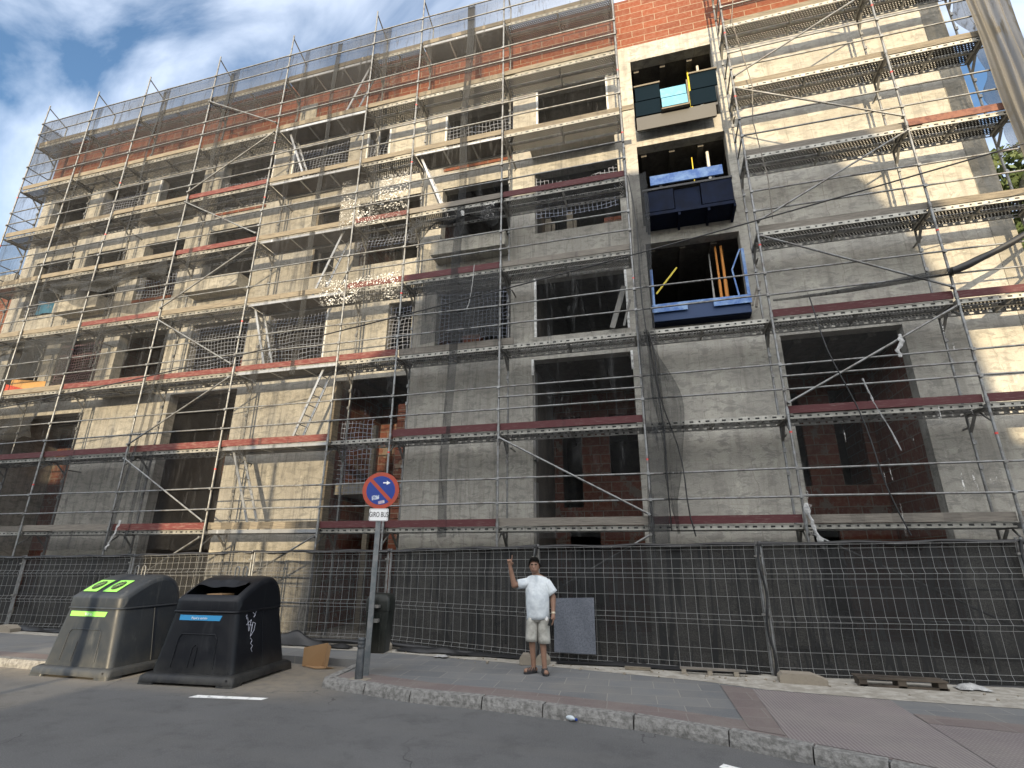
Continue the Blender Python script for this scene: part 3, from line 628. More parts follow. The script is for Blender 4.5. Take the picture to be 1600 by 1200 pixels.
net_sheet('netting_strip',-21.5,-21.42,1.9,17.5,10.7,MT['net'],'end net closing the left side of the scaffold',None,.01,63)
# left end net (across the depth)
mb=MB(); mb.grid(lambda a,b:(-21.56+.03*math.sin(b*30+a*5),10.6+1.05*a,2+15.5*b),8,50); tag(mb.build('debris_net',MT['net']),'side debris net at the left end of the scaffold facing the sky','netting',G)
# right wrap
mb=MB(); mb.grid(lambda a,b:(7.22+.46*a+.20*(1-b)*0+.012*math.sin(b*22+a*4),10.44-.30*a+.018*math.sin(b*9+a*19)+.03*math.sin(a*24)+.012*math.sin(a*53+b*3),8.6+10.2*b),40,60); tag(mb.build('netting_wrap',MT['net_grey']),'grey netting wrapped around the right end of the scaffold','netting')
# dark cloth patches
def sagpatch(x0,x1,z0,h0,h1,seed,lab):
    rs=random.Random(seed); p0,p1=rs.uniform(0,6),rs.uniform(0,6)
    def fn(a,b):
        hh=h0+(h1-h0)*a+.18*math.sin(a*6+p0)+.1*math.sin(a*15+p1); zt=z0-.25*math.sin(PI*a)*(1-b)
        return (x0+(x1-x0)*a,10.53+.05*math.sin(a*24+b*4+p1)+.04*math.sin(b*9+a*5),zt-hh*b)
    mb=MB(); mb.grid(fn,40,14); tag(mb.build('netting_patch',MT['net_dark']),lab,'netting')
sagpatch(-21.4,-18.2,8.25,.9,.5,1,'sagging dark net under the fourth deck at the far left')
sagpatch(-18.4,-13.6,10.25,.45,.75,2,'sagging dark net under the fifth deck on the left')
sagpatch(-20.8,-17.2,6.2,1.5,1.1,3,'black drooping net in front of the far left ground opening')
sagpatch(-5.7,-3.3,10.2,.5,.35,4,'drooping dark net under the deck beside the shadow edge')
net_sheet('netting_patch',-5.2,-3.25,6.6,8.3,10.50,MT['net_dark'],'torn dark net square hanging in front of the second storey opening above the sign',None,.04,71,0,16,16)
net_sheet('netting_patch',-18.7,-16.4,6.9,8.15,10.50,MT['net_dark'],'sagging black cloth hung at the left between the second and third decks',None,.05,72,0,16,16)
net_sheet('netting_patch',2.50,5.5,2.2,6.35,10.60,MT['net_drip'],'thin net streaked with white mortar in front of the large right ground opening',None,.03,73,0,16,30)
net_sheet('netting_patch',-7.9,-5.85,10.3,11.9,10.57,MT['net_speck'],'net patch speckled with white mortar right of the small timber windows',None,.03,74,0,12,12)
net_sheet('netting_patch',-8.2,-5.9,8.0,8.75,10.57,MT['net_speck'],'white speckled net band under the third deck above the brick recess',None,.03,75,0,12,12)
net_sheet('netting_patch',-4.6,-3.4,9.9,10.35,10.57,MT['net_speck'],'small speckled net patch above the balcony front in the centre',None,.03,76,0,12,12)
for i_,(x0_,x1_,z0_,z1_,lab_) in enumerate(((-.12,.22,10.3,2.3,'black cord hanging inside the gathered net at the central bay'),(.02,.62,6.3,2.2,'black cord at the outer edge of the fanned net'),(3.1,3.95,6.7,2.2,'slack black cord crossing the large right opening'))):
    mb=MB(); mb.path([(x0_+(x1_-x0_)*t_/12+.05*math.sin(t_*.9+i_),10.43+.02*math.cos(t_),z0_+(z1_-z0_)*t_/12) for t_ in range(13)],.013,5); tag(mb.build('cord',MT['black']),lab_,'cord')
# bundled net swag at right
def swag(a,b,sag,r0,r1,mt,label,name='netting_bundle'):
    a=Vector(a);b=Vector(b); rings=[]
    for i in range(25):
        t=i/24; c=a.lerp(b,t); c.z-=sag*4*t*(1-t); rr=r0+(r1-r0)*t; n_=8
        rings.append([(c.x,c.y+math.cos(2*PI*j/n_)*rr*(1+.12*math.sin(i*.6+j)),c.z+math.sin(2*PI*j/n_)*rr*(1+.15*math.sin(i*.8+j*2))) for j in range(n_)])
    mb=MB(); mb.loft(rings); return tag(mb.build(name,mt),label,'netting')
swag((2.5,10.46,6.72),(5.58,10.44,6.92),.05,.02,.075,MT['net_dark'],'thin dark gathered net along the rail right of the blue framed opening')
swag((5.55,10.43,6.90),(7.7,10.30,8.05),.12,.075,.05,MT['black'],'thick black rolled net sagging at the right edge')
# overhead cable
mb=MB(); pts=[]
for i in range(30):
    t=i/29; a=Vector((9.0,9.2,9.0)).lerp(Vector((-20,9.2,5.2)),t); a.z-=0.55*4*t*(1-t)*.8+.0; pts.append(a)
mb.path(pts,.014,6); tag(mb.build('overhead_cable',MT['black']),'thin black cable strung across the scaffold in front of the facade','cable')
mb=MB(); mb.path([(2.62,10.47,17.8),(2.75,10.47,15.1),(2.62,10.47,14.3),(2.82,10.47,12.2),(2.70,10.47,11.2),(2.80,10.47,9.6),(2.75,10.47,8.6)],.012,5); tag(mb.build('rope',MT['wood_grey']),'thin grey rope hanging along the scaffold post right of the blue platforms','rope')

# safety nets in openings
GN='grid safety nets across the openings'
sn=[(-5.33,-3.24,13.0,14.3,'safety','blue grey grid net in the top storey opening above the open balcony'),(-13.5,-11.47,12.8,13.95,'safety','blue grey grid net sagging in the top left opening beside the diagonal brace'),(-18.85,-16.9,12.8,14.3,'safety','grid net in the second top storey opening from the left end'),(-10.72,-8.67,12.8,14.6,'safety','dark grid net in the top storey opening behind the ladder'),(-7.98,-7.22,13.6,14.5,'safety','grid net filling the small white framed window'),(-8.03,-5.97,10.3,11.3,'safety','grid net sagging across the opening right of the small timber windows'),(-2.6,-.4,11.2,11.75,'safety','slack white edged net in the opening right beside the top of the shaft bay'),(-2.6,-.42,10.45,11.15,'safety','grid net above the orange brick stack in the opening'),(-13.42,-11.38,6.95,8.5,'safety','blue grid net across the second storey opening at the left braces'),(-10.6,-8.72,6.97,8.5,'safety','grid net across the second storey opening beside the third lift ladder'),(-6.74,-6.06,7.05,8.4,'safety','narrow grid net in the tall second storey window'),(-5.3,-3.3,7.0,8.55,'safety','grid net behind the torn dark square'),(-19.0,-17.0,6.95,8.5,'safety_red','reddish grid net across the far left second storey opening'),(-16.2,-14.6,9.8,10.7,'safety','low grid net in the third storey opening beside the orange brick jamb'),(-7.85,-6.9,3.3,5.2,'safety','white grid net bundled in the brick recess behind the sign'),(-21.3,-19.5,9.8,10.5,'safety','blue grid net low in the far left third storey opening')]
for i,(x0,x1,z0,z1,m,lab) in enumerate(sn):
    sg=.28 if z1-z0<1.35 else .05
    def fn(a,b): 
        x=x0+(x1-x0)*a; s_=4*a*(1-a); return (x,W+.05+.08*math.sin(b*4+i)*s_,z0+(z1-z0)*b-sg*s_*b)
    mb=MB(); mb.grid(fn,16,10); tag(mb.build('safety_net',MT[m]),lab,'safety net',GN)
mb=MB(); mb.grid(lambda a,b:(-20.6+.9*a,W-.02+.03*math.sin(a*9+b*3),9.8+.55*b*(1-.4*a)),8,6); tag(mb.build('tarpaulin',mat('tarp_blue',(.03,.13,.22),.6)),'crumpled blue tarpaulin in the far left third storey opening','tarpaulin')
mb=MB(); mb.grid(lambda a,b:(-19.1+1.5*a,10.75,6.45+.55*b*(1-.35*a)),6,4); tag(mb.build('advertising_cloth',mat('cloth_orange',(.55,.30,.10),.8)),'orange cloth at the far left on the third deck','cloth')
mb=MB(); mb.grid(lambda a,b:(-19.2+.9*a,10.70,6.45+.38*b*(1-.6*a)),6,4); tag(mb.build('advertising_cloth',mat('cloth_red',(.5,.06,.03),.8)),'red cloth corner at the far left below the orange cloth','cloth')

# ---------------------------------------------------------------- loading platforms in the shaft
def prop(x,y,z0,z1,m,lab,r_=.035):
    th=thing('steel_prop',lab,'prop',(x,y,z0)); mb=MB(); mb.tube((x,y,z0+.01),(x,y,z0+(z1-z0)*.55),r_,8); mb.build('outer_tube',MT[m],th)
    mb=MB(); mb.tube((x,y,z0+(z1-z0)*.5),(x,y,z1-.01),r_*.75,8); mb.build('inner_tube',MT[m],th)
    mb=MB(); mb.box(x-.07,x+.07,y-.07,y+.07,z0,z0+.008); mb.build('base_plate',MT[m],th)
# top platform: dark teal folded panels, one pale cyan square
p=thing('formwork_platform','dark teal folding platform with one pale cyan panel in the topmost opening','platform',(1.2,W,12.7),0,'blue loading platforms in the shaft openings')
yf=11.28
mb=MB(); mb.box(.2,2.2,yf,W+.5,12.64,12.72); mb.build('frame',MT['blackmetal'],p)
def leaf(par,name,x0,x1,z0,z1,ya,yb,m,t=.04):
    mb=MB(); mb.add([(x0,ya,z0),(x1,ya,z0),(x1,yb,z1),(x0,yb,z1),(x0,ya+t,z0),(x1,ya+t,z0),(x1,yb+t,z1),(x0,yb+t,z1)],[(0,1,2,3),(7,6,5,4),(0,4,5,1),(1,5,6,2),(2,6,7,3),(3,7,4,0)]); return mb.build(name,MT[m],par)
leaf(p,'lower_apron',.2,2.14,12.34,12.70,yf+.04,yf-.02,'black')
leaf(p,'panel',.20,.83,12.74,13.18,yf-.03,yf-.05,'cyan_dark'); leaf(p,'panel',.22,.84,13.20,13.62,yf-.06,yf-.09,'cyan_dark')
leaf(p,'panel',1.56,2.18,12.74,13.20,yf-.03,yf-.05,'cyan_dark'); leaf(p,'panel',1.60,2.24,13.22,13.68,yf-.06,yf-.09,'cyan_dark')
leaf(p,'panel',.86,1.49,12.78,13.07,yf-.13,yf-.12,'cyan'); leaf(p,'panel',.85,1.48,13.09,13.40,yf-.12,yf-.10,'cyan')
for q in ((.2,.86,yf-.12,yf-.04,13.625,13.67),(1.58,2.27,yf-.12,yf-.04,13.685,13.73),(.84,1.52,yf-.15,yf-.06,12.70,12.74),(1.50,1.53,yf-.14,yf-.09,12.75,13.5)): mb=MB(); mb.box(*q); mb.build('timber_edge',MT['wood'],p)
p=thing('formwork_platform','dark blue platform with a bright blue upright board in the middle opening','platform',(1.2,W,9.7),0,'blue loading platforms in the shaft openings')
mb=MB(); mb.box(.20,2.20,11.0,W+.5,9.50,9.58)
for x in (.24,.95,1.6,2.16): mb.box(x,x+.05,11.01,W+.45,9.42,9.498)
mb.build('frame',MT['blue'],p)
leaf(p,'panel',.22,.88,9.6,10.14,11.0,10.97,'blue'); leaf(p,'panel',1.5,2.18,9.6,10.16,11.0,10.97,'blue'); leaf(p,'panel',.9,1.48,9.6,10.12,11.05,11.02,'blue')
leaf(p,'upright_board',.39,2.05,10.42,10.70,11.10,11.12,'blue_bright')
mb=MB(); mb.box(.6,.66,11.14,11.18,10.2,10.6); mb.box(1.8,1.86,11.14,11.18,10.2,10.6); mb.build('bracket',MT['blackmetal'],p)
mb=MB(); mb.box(.18,2.2,10.95,11.15,10.17,10.22); mb.build('top_rail',MT['blackmetal'],p)
p=thing('formwork_platform','blue steel platform frame with raised side arms in the lowest shaft opening','platform',(1.2,W,6.95),0,'blue loading platforms in the shaft openings')
mb=MB(); mb.box(.2,2.26,11.38,W+.5,6.90,6.96)
mb.build('frame',MT['blue'],p)
mb=MB(); mb.box(.2,2.26,11.34,11.378,6.92,7.28); mb.build('apron',MT['blue_mid'],p)
mb=MB(); mb.box(.18,2.28,11.30,11.40,7.285,7.33); mb.box(.20,.26,11.32,11.38,7.335,8.25); mb.box(2.22,2.28,11.32,11.38,7.335,8.5); mb.bar((2.05,11.35,7.34),(1.98,11.35,8.0),.03,.03); mb.bar((1.98,11.35,8.0),(2.2,11.35,8.5),.03,.03); mb.box(.18,.95,11.28,11.298,7.12,7.28); mb.box(1.5,2.28,11.28,11.298,7.12,7.28); mb.build('side_arm',MT['blue_bright'],p)
prop(1.72,12.3,12.7,15.0,'prop_yellow','thin yellow steel prop in the topmost shaft opening'); prop(1.98,12.2,12.7,15.0,'prop_white','pale steel prop at the right of the topmost shaft opening',.05)
prop(1.55,12.3,9.7,12.03,'prop_yellow','thin yellow rod standing in the middle shaft opening',.02); prop(1.93,12.2,9.7,12.03,'prop_white','thick pale prop in the middle shaft opening',.055)
prop(1.80,12.1,6.97,9.1,'prop_orange','left orange prop of the pair in the lowest shaft opening',.035); prop(1.93,12.1,6.97,9.1,'prop_orange','right orange prop of the pair in the lowest shaft opening',.045); prop(1.68,12.4,6.97,9.1,'prop_white','grey prop just left of the two orange props',.025)
mb=MB(); mb.bar((.32,11.9,7.9),(.85,11.9,8.55),.02,.04); tag(mb.build('strap',MT['prop_yellow']),'short slanted yellow strap in the lowest shaft opening','strap')

# loose timber/planks
mb=MB(); mb.bar((-.75,11.5,6.95),(-.42,11.5,8.0),.12,.05,(0,1,0)); mb.bar((-.48,11.45,6.95),(-.3,11.45,7.6),.05,.05,(0,1,0)); tag(mb.build('plank',MT['steel_dull']),'grey planks leaning in the netted opening left of the blue frame','planks')
mb=MB(); mb.bar((6.6,10.9,6.46),(7.5,10.9,7.3),.14,.05,(0,1,0)); mb.bar((6.75,10.85,6.46),(7.6,10.85,7.4),.08,.05,(0,1,0)); tag(mb.build('plank',MT['wood_grey']),'bundle of planks leaning on the third deck at the right edge','planks')
mb=MB(); mb.bar((2.35,11.3,7.0),(2.5,11.3,7.6),.05,.05,(0,1,0)); mb.bar((2.28,11.3,7.05),(2.45,11.3,7.55),.04,.04,(0,1,0)); tag(mb.build('plank',MT['wood_grey']),'short timber offcuts hanging beside the blue side arm','planks')
# hanging plastic strips and splashes
def film(pts,wd,lab):
    q=[]
    for a,b in zip(pts[:-1],pts[1:]):
        for k in range(4): t=k/4; q.append(tuple(a[j]+(b[j]-a[j])*t+(random.uniform(-.35,.35)*wd if j!=2 else 0) for j in range(3)))
    pts=q+[pts[-1]]
    mb=MB(); rings=[]
    for i,p in enumerate(pts):
        w_=wd*random.uniform(.25,1.0); rings.append([(p[0]-w_,p[1],p[2]),(p[0]-w_*.2,p[1]-.02,p[2]+.01),(p[0]+w_,p[1]-.005,p[2])])
    mb.loft(rings,close=False); tag(mb.build('plastic_film',MT['plastic_film']),lab,'plastic','scraps of white plastic caught on the scaffold')
film([(2.48,10.42,2.75),(2.50,10.42,2.5),(2.53,10.42,2.3),(2.60,10.42,2.1),(2.66,10.42,1.95)],.06,'white plastic film caught on the post above the fence at the right')
film([(4.48,10.44,5.75),(4.5,10.43,5.6),(4.4,10.43,5.45),(4.42,10.43,5.3)],.05,'white rag tied on the upper rail of the right opening')
0 and film([(3.2,10.44,5.35),(3.22,10.44,5.2),(3.35,10.44,4.95),(3.5,10.44,4.75)],.015,'thin white string dangling from the rail in the right opening')
film([(3.75,10.44,4.95),(3.8,10.44,4.7),(3.85,10.44,4.45),(4.0,10.44,4.0),(4.1,10.44,3.6)],.02,'long white plastic strip hanging in the middle of the right opening')
film([(-13.0,10.40,2.65),(-13.05,10.40,2.4),(-13.2,10.4,2.1),(-13.25,10.4,1.95)],.06,'white plastic scrap on the lowest rail above the glass bin')
film([(-4.22,10.44,10.1),(-4.2,10.44,9.95)],.05,'small white scrap on the rail over the balcony front')
film([(-3.85,10.44,8.5),(-3.88,10.44,8.0),(-3.95,10.44,7.5),(-4.0,10.44,7.35)],.012,'thin white string over the torn dark net')

# ---------------------------------------------------------------- fence
FP=[(-22.6,10.2,.10,1.74),(-19.0,10.2,.10,1.76),(-15.6,10.22,.14,1.78),(-12.15,10.26,.18,1.83),(-8.78,10.28,.22,1.92),(-5.45,10.30,.24,1.95),(-2.27,9.95,.13,2.02),(1.50,9.78,.10,2.06),(5.15,9.95,.14,2.11),(8.7,9.9,.14,2.11)]
FL=['wire mesh fence panel with black cloth beyond the far left edge','wire mesh fence panel with black cloth at the far left edge','wire mesh fence panel with black cloth behind the far left pavement','wire mesh fence panel behind the glass recycling bin','see-through wire mesh fence panel behind the paper recycling bin','wire mesh fence panel with black cloth between the litter bin and the man','wire mesh fence panel with black cloth and grey blue sheet right of the man','wire mesh fence panel with black cloth over the wooden pallet','wire mesh fence panel with black cloth cut by the right edge']
mat('fence_wire',(.30,.30,.295),.5,.4)
FO=[]
for i in range(len(FP)-1):
    (xa,ya,za,ta),(xb,yb,zb,tb)=FP[i],FP[i+1]
    th=thing('fence_panel',FL[i],'fence panel',((xa+xb)/2,(ya+yb)/2,0),0,'mesh fence panels along the pavement')
    d=Vector((xb-xa,yb-ya,0)); L=d.length; d.normalize(); nn=Vector((d.y,-d.x,0))
    def P_(s,z,o=0):
        t=s/L; zz=za+(zb-za)*t+z*((ta-za)*(1-t)+(tb-zb)*t); q=Vector((xa,ya,0))+d*s+nn*o; return (q.x,q.y,zz)
    for s in (.03,L-.03): mb=MB(); mb.tube(P_(s,-.06),P_(s,1.02),.021,8); mb.build('post',MT['steel'],th)
    prof=[(0,0),(.035,.04),(.07,0),(.36,0),(.40,.045),(.44,0),(.72,0),(.76,.045),(.80,0),(.955,0),(.985,.04),(1.0,.01)]
    mb=MB(); nvr=int(L/.165)
    for j in range(nvr+1):
        s=.06+(L-.12)*j/nvr; pts=[P_(s,z,o) for z,o in prof]
        for a,b in zip(pts[:-1],pts[1:]): mb.tube(a,b,.0028,4,caps=False)
    for z,o in [(q[0],q[1]) for q in prof]+[(.18,0),(.58,0),(.88,0)]:
        mb.tube(P_(.04,z,o),P_(L-.04,z,o),.0028,4,caps=False)
    mb.build('wire_mesh',MT['fence_wire'],th)
    thin=i in (3,4)
    mb=MB(); rs=random.Random(i)
    mb.grid(lambda a,b:P_(.03+(L-.06)*a,-.03+1.03*b,-.035+.018*math.sin(a*31+b*5+i)+.012*math.sin(a*11+b*17)),30,12)
    mb.build('shade_cloth',MT['cloth_thin' if thin else 'cloth'],th)
    mb=MB(); rings=[]
    for j in range(41):
        a=j/40; c=Vector(P_(L*a,1.0,.0)); hh=.035+.015*math.sin(a*23+i)+.01*math.sin(a*61)
        dz=.012*math.sin(a*17+i*2)
        rings.append([tuple(c+nn*x_+Vector((0,0,z_+dz))) for x_,z_ in ((.03,-hh),(.035,0),(.01,.02),(-.03,.015),(-.045,-hh))])
    mb.loft(rings); mb.build('cloth_hem',MT['black'],th)
    mb=MB(); rings=[]
    for j in range(31):
        a=j/30; c=Vector(P_(L*a,-.01,.0)); k_=.05+.02*math.sin(a*19+i)
        rings.append([tuple(c+nn*x_+Vector((0,0,z_))) for x_,z_ in ((k_,-.03-.01*math.sin(a*40)),(.03,.03),(-.04,.03),(-.05,-.06))])
    mb.loft(rings); mb.build('cloth_hem',MT['black'],th)
    for z in (.45,.9):
        mb=MB(); q=P_(L-.03,z,.0); mb.box(q[0]-.05,q[0]+.05,q[1]-.04,q[1]+.03,q[2]-.015,q[2]+.015); mb.build('clamp',MT['steel_dull'],th)
# extra black cloth wrapped round posts
for i in (6,7,8) :
    x,y,z0,z1=FP[i]; mb=MB(); pts=[(x+.03*math.sin(k*1.3),y-.04+.01*math.cos(k*2),z0+(z1-z0)*k/10) for k in range(11)]
    mb.path(pts,.020,6); o=mb.build('cloth_tie',MT['black'])
    tag(o,('black cloth tie wound round the fence post behind the litter bin','black cloth tie wound round the fence post behind the man','black cloth tie wound round the fence post on the concrete foot')[i-6],'cloth')
# concrete feet
def foot(x,y,rz,l,wd,h,lab):
    rings=[]
    mb=MB()
    prof=[(-l/2,0),(-l/2,h*.6),(-l/2+.05,h),(l/2-.28*l,h),(l/2,h*.55),(l/2,0)]
    mb.loft([[(a,-wd/2,b) for a,b in prof],[(a,wd/2,b) for a,b in prof]],smooth=False)
    mb.box(-l/2-.002,-l/2+.03,-.05,.05,h*.2,h*.5)
    o=mb.build('concrete_foot',MT['block']); o.location=(x,y,PZ+.005); o.rotation_euler=(0,0,rz); tag(o,lab,'fence foot','concrete feet under the fence')
foot(1.78,9.35,R(-2),.62,.24,.13,'long concrete foot under the fence post at the right')
foot(-2.38,9.55,R(10),.2,.2,.16,'left concrete block just behind the man\'s feet'); foot(-2.10,9.62,R(-5),.2,.2,.15,'right concrete block just behind the man\'s feet'); foot(-5.3,10.05,R(4),.24,.24,.16,'small concrete block behind the litter bin')
foot(-14.9,9.8,R(4),.5,.24,.14,'concrete foot under the fence at the far left')
# grey tarp hung on fence
mb=MB(); mb.grid(lambda a,b:(-1.95+.72*a,9.845-.03*a+.012*math.sin(a*9+b*4),.28+.86*b+.03*a*b),12,12)
m,t,b_m,v=newmat('tarp_grey'); nz=noise(t,v,45,3,.7); lk(t,mixc(t,rng(t,nz,.35,.65),(.075,.085,.105),(.14,.15,.175)),b_m.inputs['Base Color']); b_m.inputs['Roughness'].default_value=.9
tag(mb.build('tarpaulin',m),'grey blue woven sheet hung on the fence right of the man','tarpaulin')
# rubbish under fence: rags, pallet
def rag(x,y,l,h,m,lab,seed,z=PZ+.01):
    rs=random.Random(seed); mb=MB(); ph=[rs.uniform(0,6) for _ in range(4)]
    mb.grid(lambda a,b:(x+l*a,y+.22*b+.03*math.sin(a*9+ph[0]),z+h*math.sin(PI*b)*max(.12,(.5+.22*math.sin(a*l*2.3+ph[1])+.16*math.sin(a*l*5.1+ph[2])+.1*math.sin(a*l*11.7+ph[3]+b*4)))*(math.sin(PI*min(1,max(0,a)))**.4)+rs.uniform(0,.012)+.008),max(8,int(l*14)),6)
    tag(mb.build('rag',m),lab,'debris','rags and debris under the fence')
rag(-9.6,9.95,3.6,.30,MT['black'],'heap of black cloth under the fence between the paper bin and the sign',3)
rag(-5.05,9.98,1.5,.12,MT['black'],'low black cloth under the fence right of the litter bin',4)
rag(-4.0,9.9,1.6,.07,MT['black'],'black cloth edge on the ground left of the man',5)
rag(-1.9,9.7,3.2,.06,MT['black'],'black cloth edge on the ground right of the man',6)
rag(-16.0,9.95,6.2,.14,MT['black'],'long black cloth on the ground at the far left',8)
rag(3.75,9.45,.38,.08,MT['plastic_film'],'small crumpled white plastic under the fence at the right',9)
rag(-4.1,9.62,.25,.03,MT['plastic_film'],'flattened white plastic scrap on the pavement left of the man',10)
th=thing('pallet','brown wooden pallet lying under the fence at the right','pallet',(3.0,9.5,PZ))
for j in range(2): mb=MB(); mb.box(2.5,3.6,9.36+.16*j,9.36+.11+.16*j,PZ+.10,PZ+.12); mb.build('board',MT['ply'],th)
for j in range(3): mb=MB(); mb.box(2.52+.48*j,2.62+.48*j,9.37,9.6,PZ+.005,PZ+.099); mb.build('block',MT['ply'],th)
mb=MB(); mb.box(2.5,3.6,9.37,9.42,PZ+.004,PZ+.03); mb.build('board',MT['ply'],th)
th=thing('pallet','narrow row of timber offcuts under the fence left of the concrete foot','timber',(.5,9.5,PZ))
mb=MB(); mb.box(.1,1.05,9.5,9.56,PZ+.07,PZ+.10); mb.build('board',MT['wood_grey'],th)
for j in range(3): mb=MB(); mb.box(.12+.38*j,.19+.38*j,9.48,9.66,PZ+.006,PZ+.068); mb.build('block',MT['block'],th)
mb=MB(); mb.box(-.75,-.35,9.55,9.62,PZ+.01,PZ+.05); tag(mb.build('plank',MT['wood']),'short brown plank lying on the ground under the fence','plank')
# scatter of stones
for j in range(70):
    x=random.uniform(-5.5,6.5); y=random.uniform(9.1,9.65)+max(0,-x)*.06-max(0,x-1)*.1; s_=random.uniform(.008,.03)
    mb=MB(); bm=bmesh.new(); bmesh.ops.create_icosphere(bm,subdivisions=1,radius=s_)
    for vv in bm.verts: vv.co*=random.uniform(.75,1.2); vv.co.z*=.7
    mb.add([(vv.co.x+x,vv.co.y+y,vv.co.z+PZ+.012) for vv in bm.verts],[tuple(q.index for q in ff.verts) for ff in bm.faces]); bm.free()
    tag(mb.build('stone',MT['block']),'small pale stone on the ground in front of the fence','stone','small stones along the fence')
# planks lying on the floor behind the fence
mb=MB(); mb.box(1.6,5.2,10.12,10.42,.42,.47); tag(mb.build('plank',MT['wood_grey']),'long grey scaffold plank lying behind the cloth at the right','plank')

# ---------------------------------------------------------------- recycling bins
def rrect(cx,cy,hx,hy,rad,z,n=7,skew=0):
    pts=[]
    for qx,qy,a0 in ((1,-1,-PI/2),(1,1,0),(-1,1,PI/2),(-1,-1,PI)):
        for i in range(n+1):
            a=a0+PI/2*i/n; pts.append((cx+qx*(hx-rad)+rad*math.cos(a),cy+qy*(hy-rad)+rad*math.sin(a),z))
    return pts
def plastic(name,base,rough,c2):
    m,t,b,v=newmat(name); nz=noise(t,v,3,8,.7); f2=noise(t,v,60,3,.6); b.inputs['Specular IOR Level'].default_value=.28; sc_=noise(t,v,9,4,.7,(1,1,.12),.5); sz=sep(t,v)[2]
    col=mixc(t,rng(t,nz,.45,.75,0,.6),base,c2); col=mixc(t,rng(t,f2,.6,.8,0,.3),col,c2); col=mixc(t,rng(t,sc_,.56,.74,0,.55),col,tuple(x*1.7+.006 for x in c2)); col=mixc(t,mathn(t,'MULTIPLY',rng(t,sz,.35,.02),rng(t,nz,.35,.6,.05,.4)),col,(.10,.095,.08)); lk(t,col,b.inputs['Base Color']); lk(t,rng(t,nz,.3,.7,rough-.08,rough+.12),b.inputs['Roughness']); bump(t,b,f2,.15,.004); return m
plastic('bin_grey',(.023,.028,.036),.42,(.045,.048,.050)); plastic('bin_black',(.005,.006,.009),.45,(.014,.015,.017))
mat('lime',(.22,.60,.10),.5); mat('label_blue',(.03,.25,.50),.5); mat('white',(.8,.8,.8),.6)
def text(body,size,loc,rot,m,parent,name='lettering',align='CENTER',ext=.001,sx=1):
    c=bpy.data.curves.new(name,'FONT'); c.body=body; c.size=size; c.align_x=align; c.align_y='CENTER'; c.extrude=ext
    o=bpy.data.objects.new(name,c); COL.objects.link(o)
    dg=bpy.context.evaluated_depsgraph_get(); me=bpy.data.meshes.new_from_object(o.evaluated_get(dg)); COL.objects.unlink(o); bpy.data.objects.remove(o)
    k=bpy.data.objects.new(name,me); COL.objects.link(k); me.materials.clear(); me.materials.append(m); k.location=loc; k.rotation_euler=rot; k.scale=(sx,1,1)
    if parent: k.parent=parent
    return k
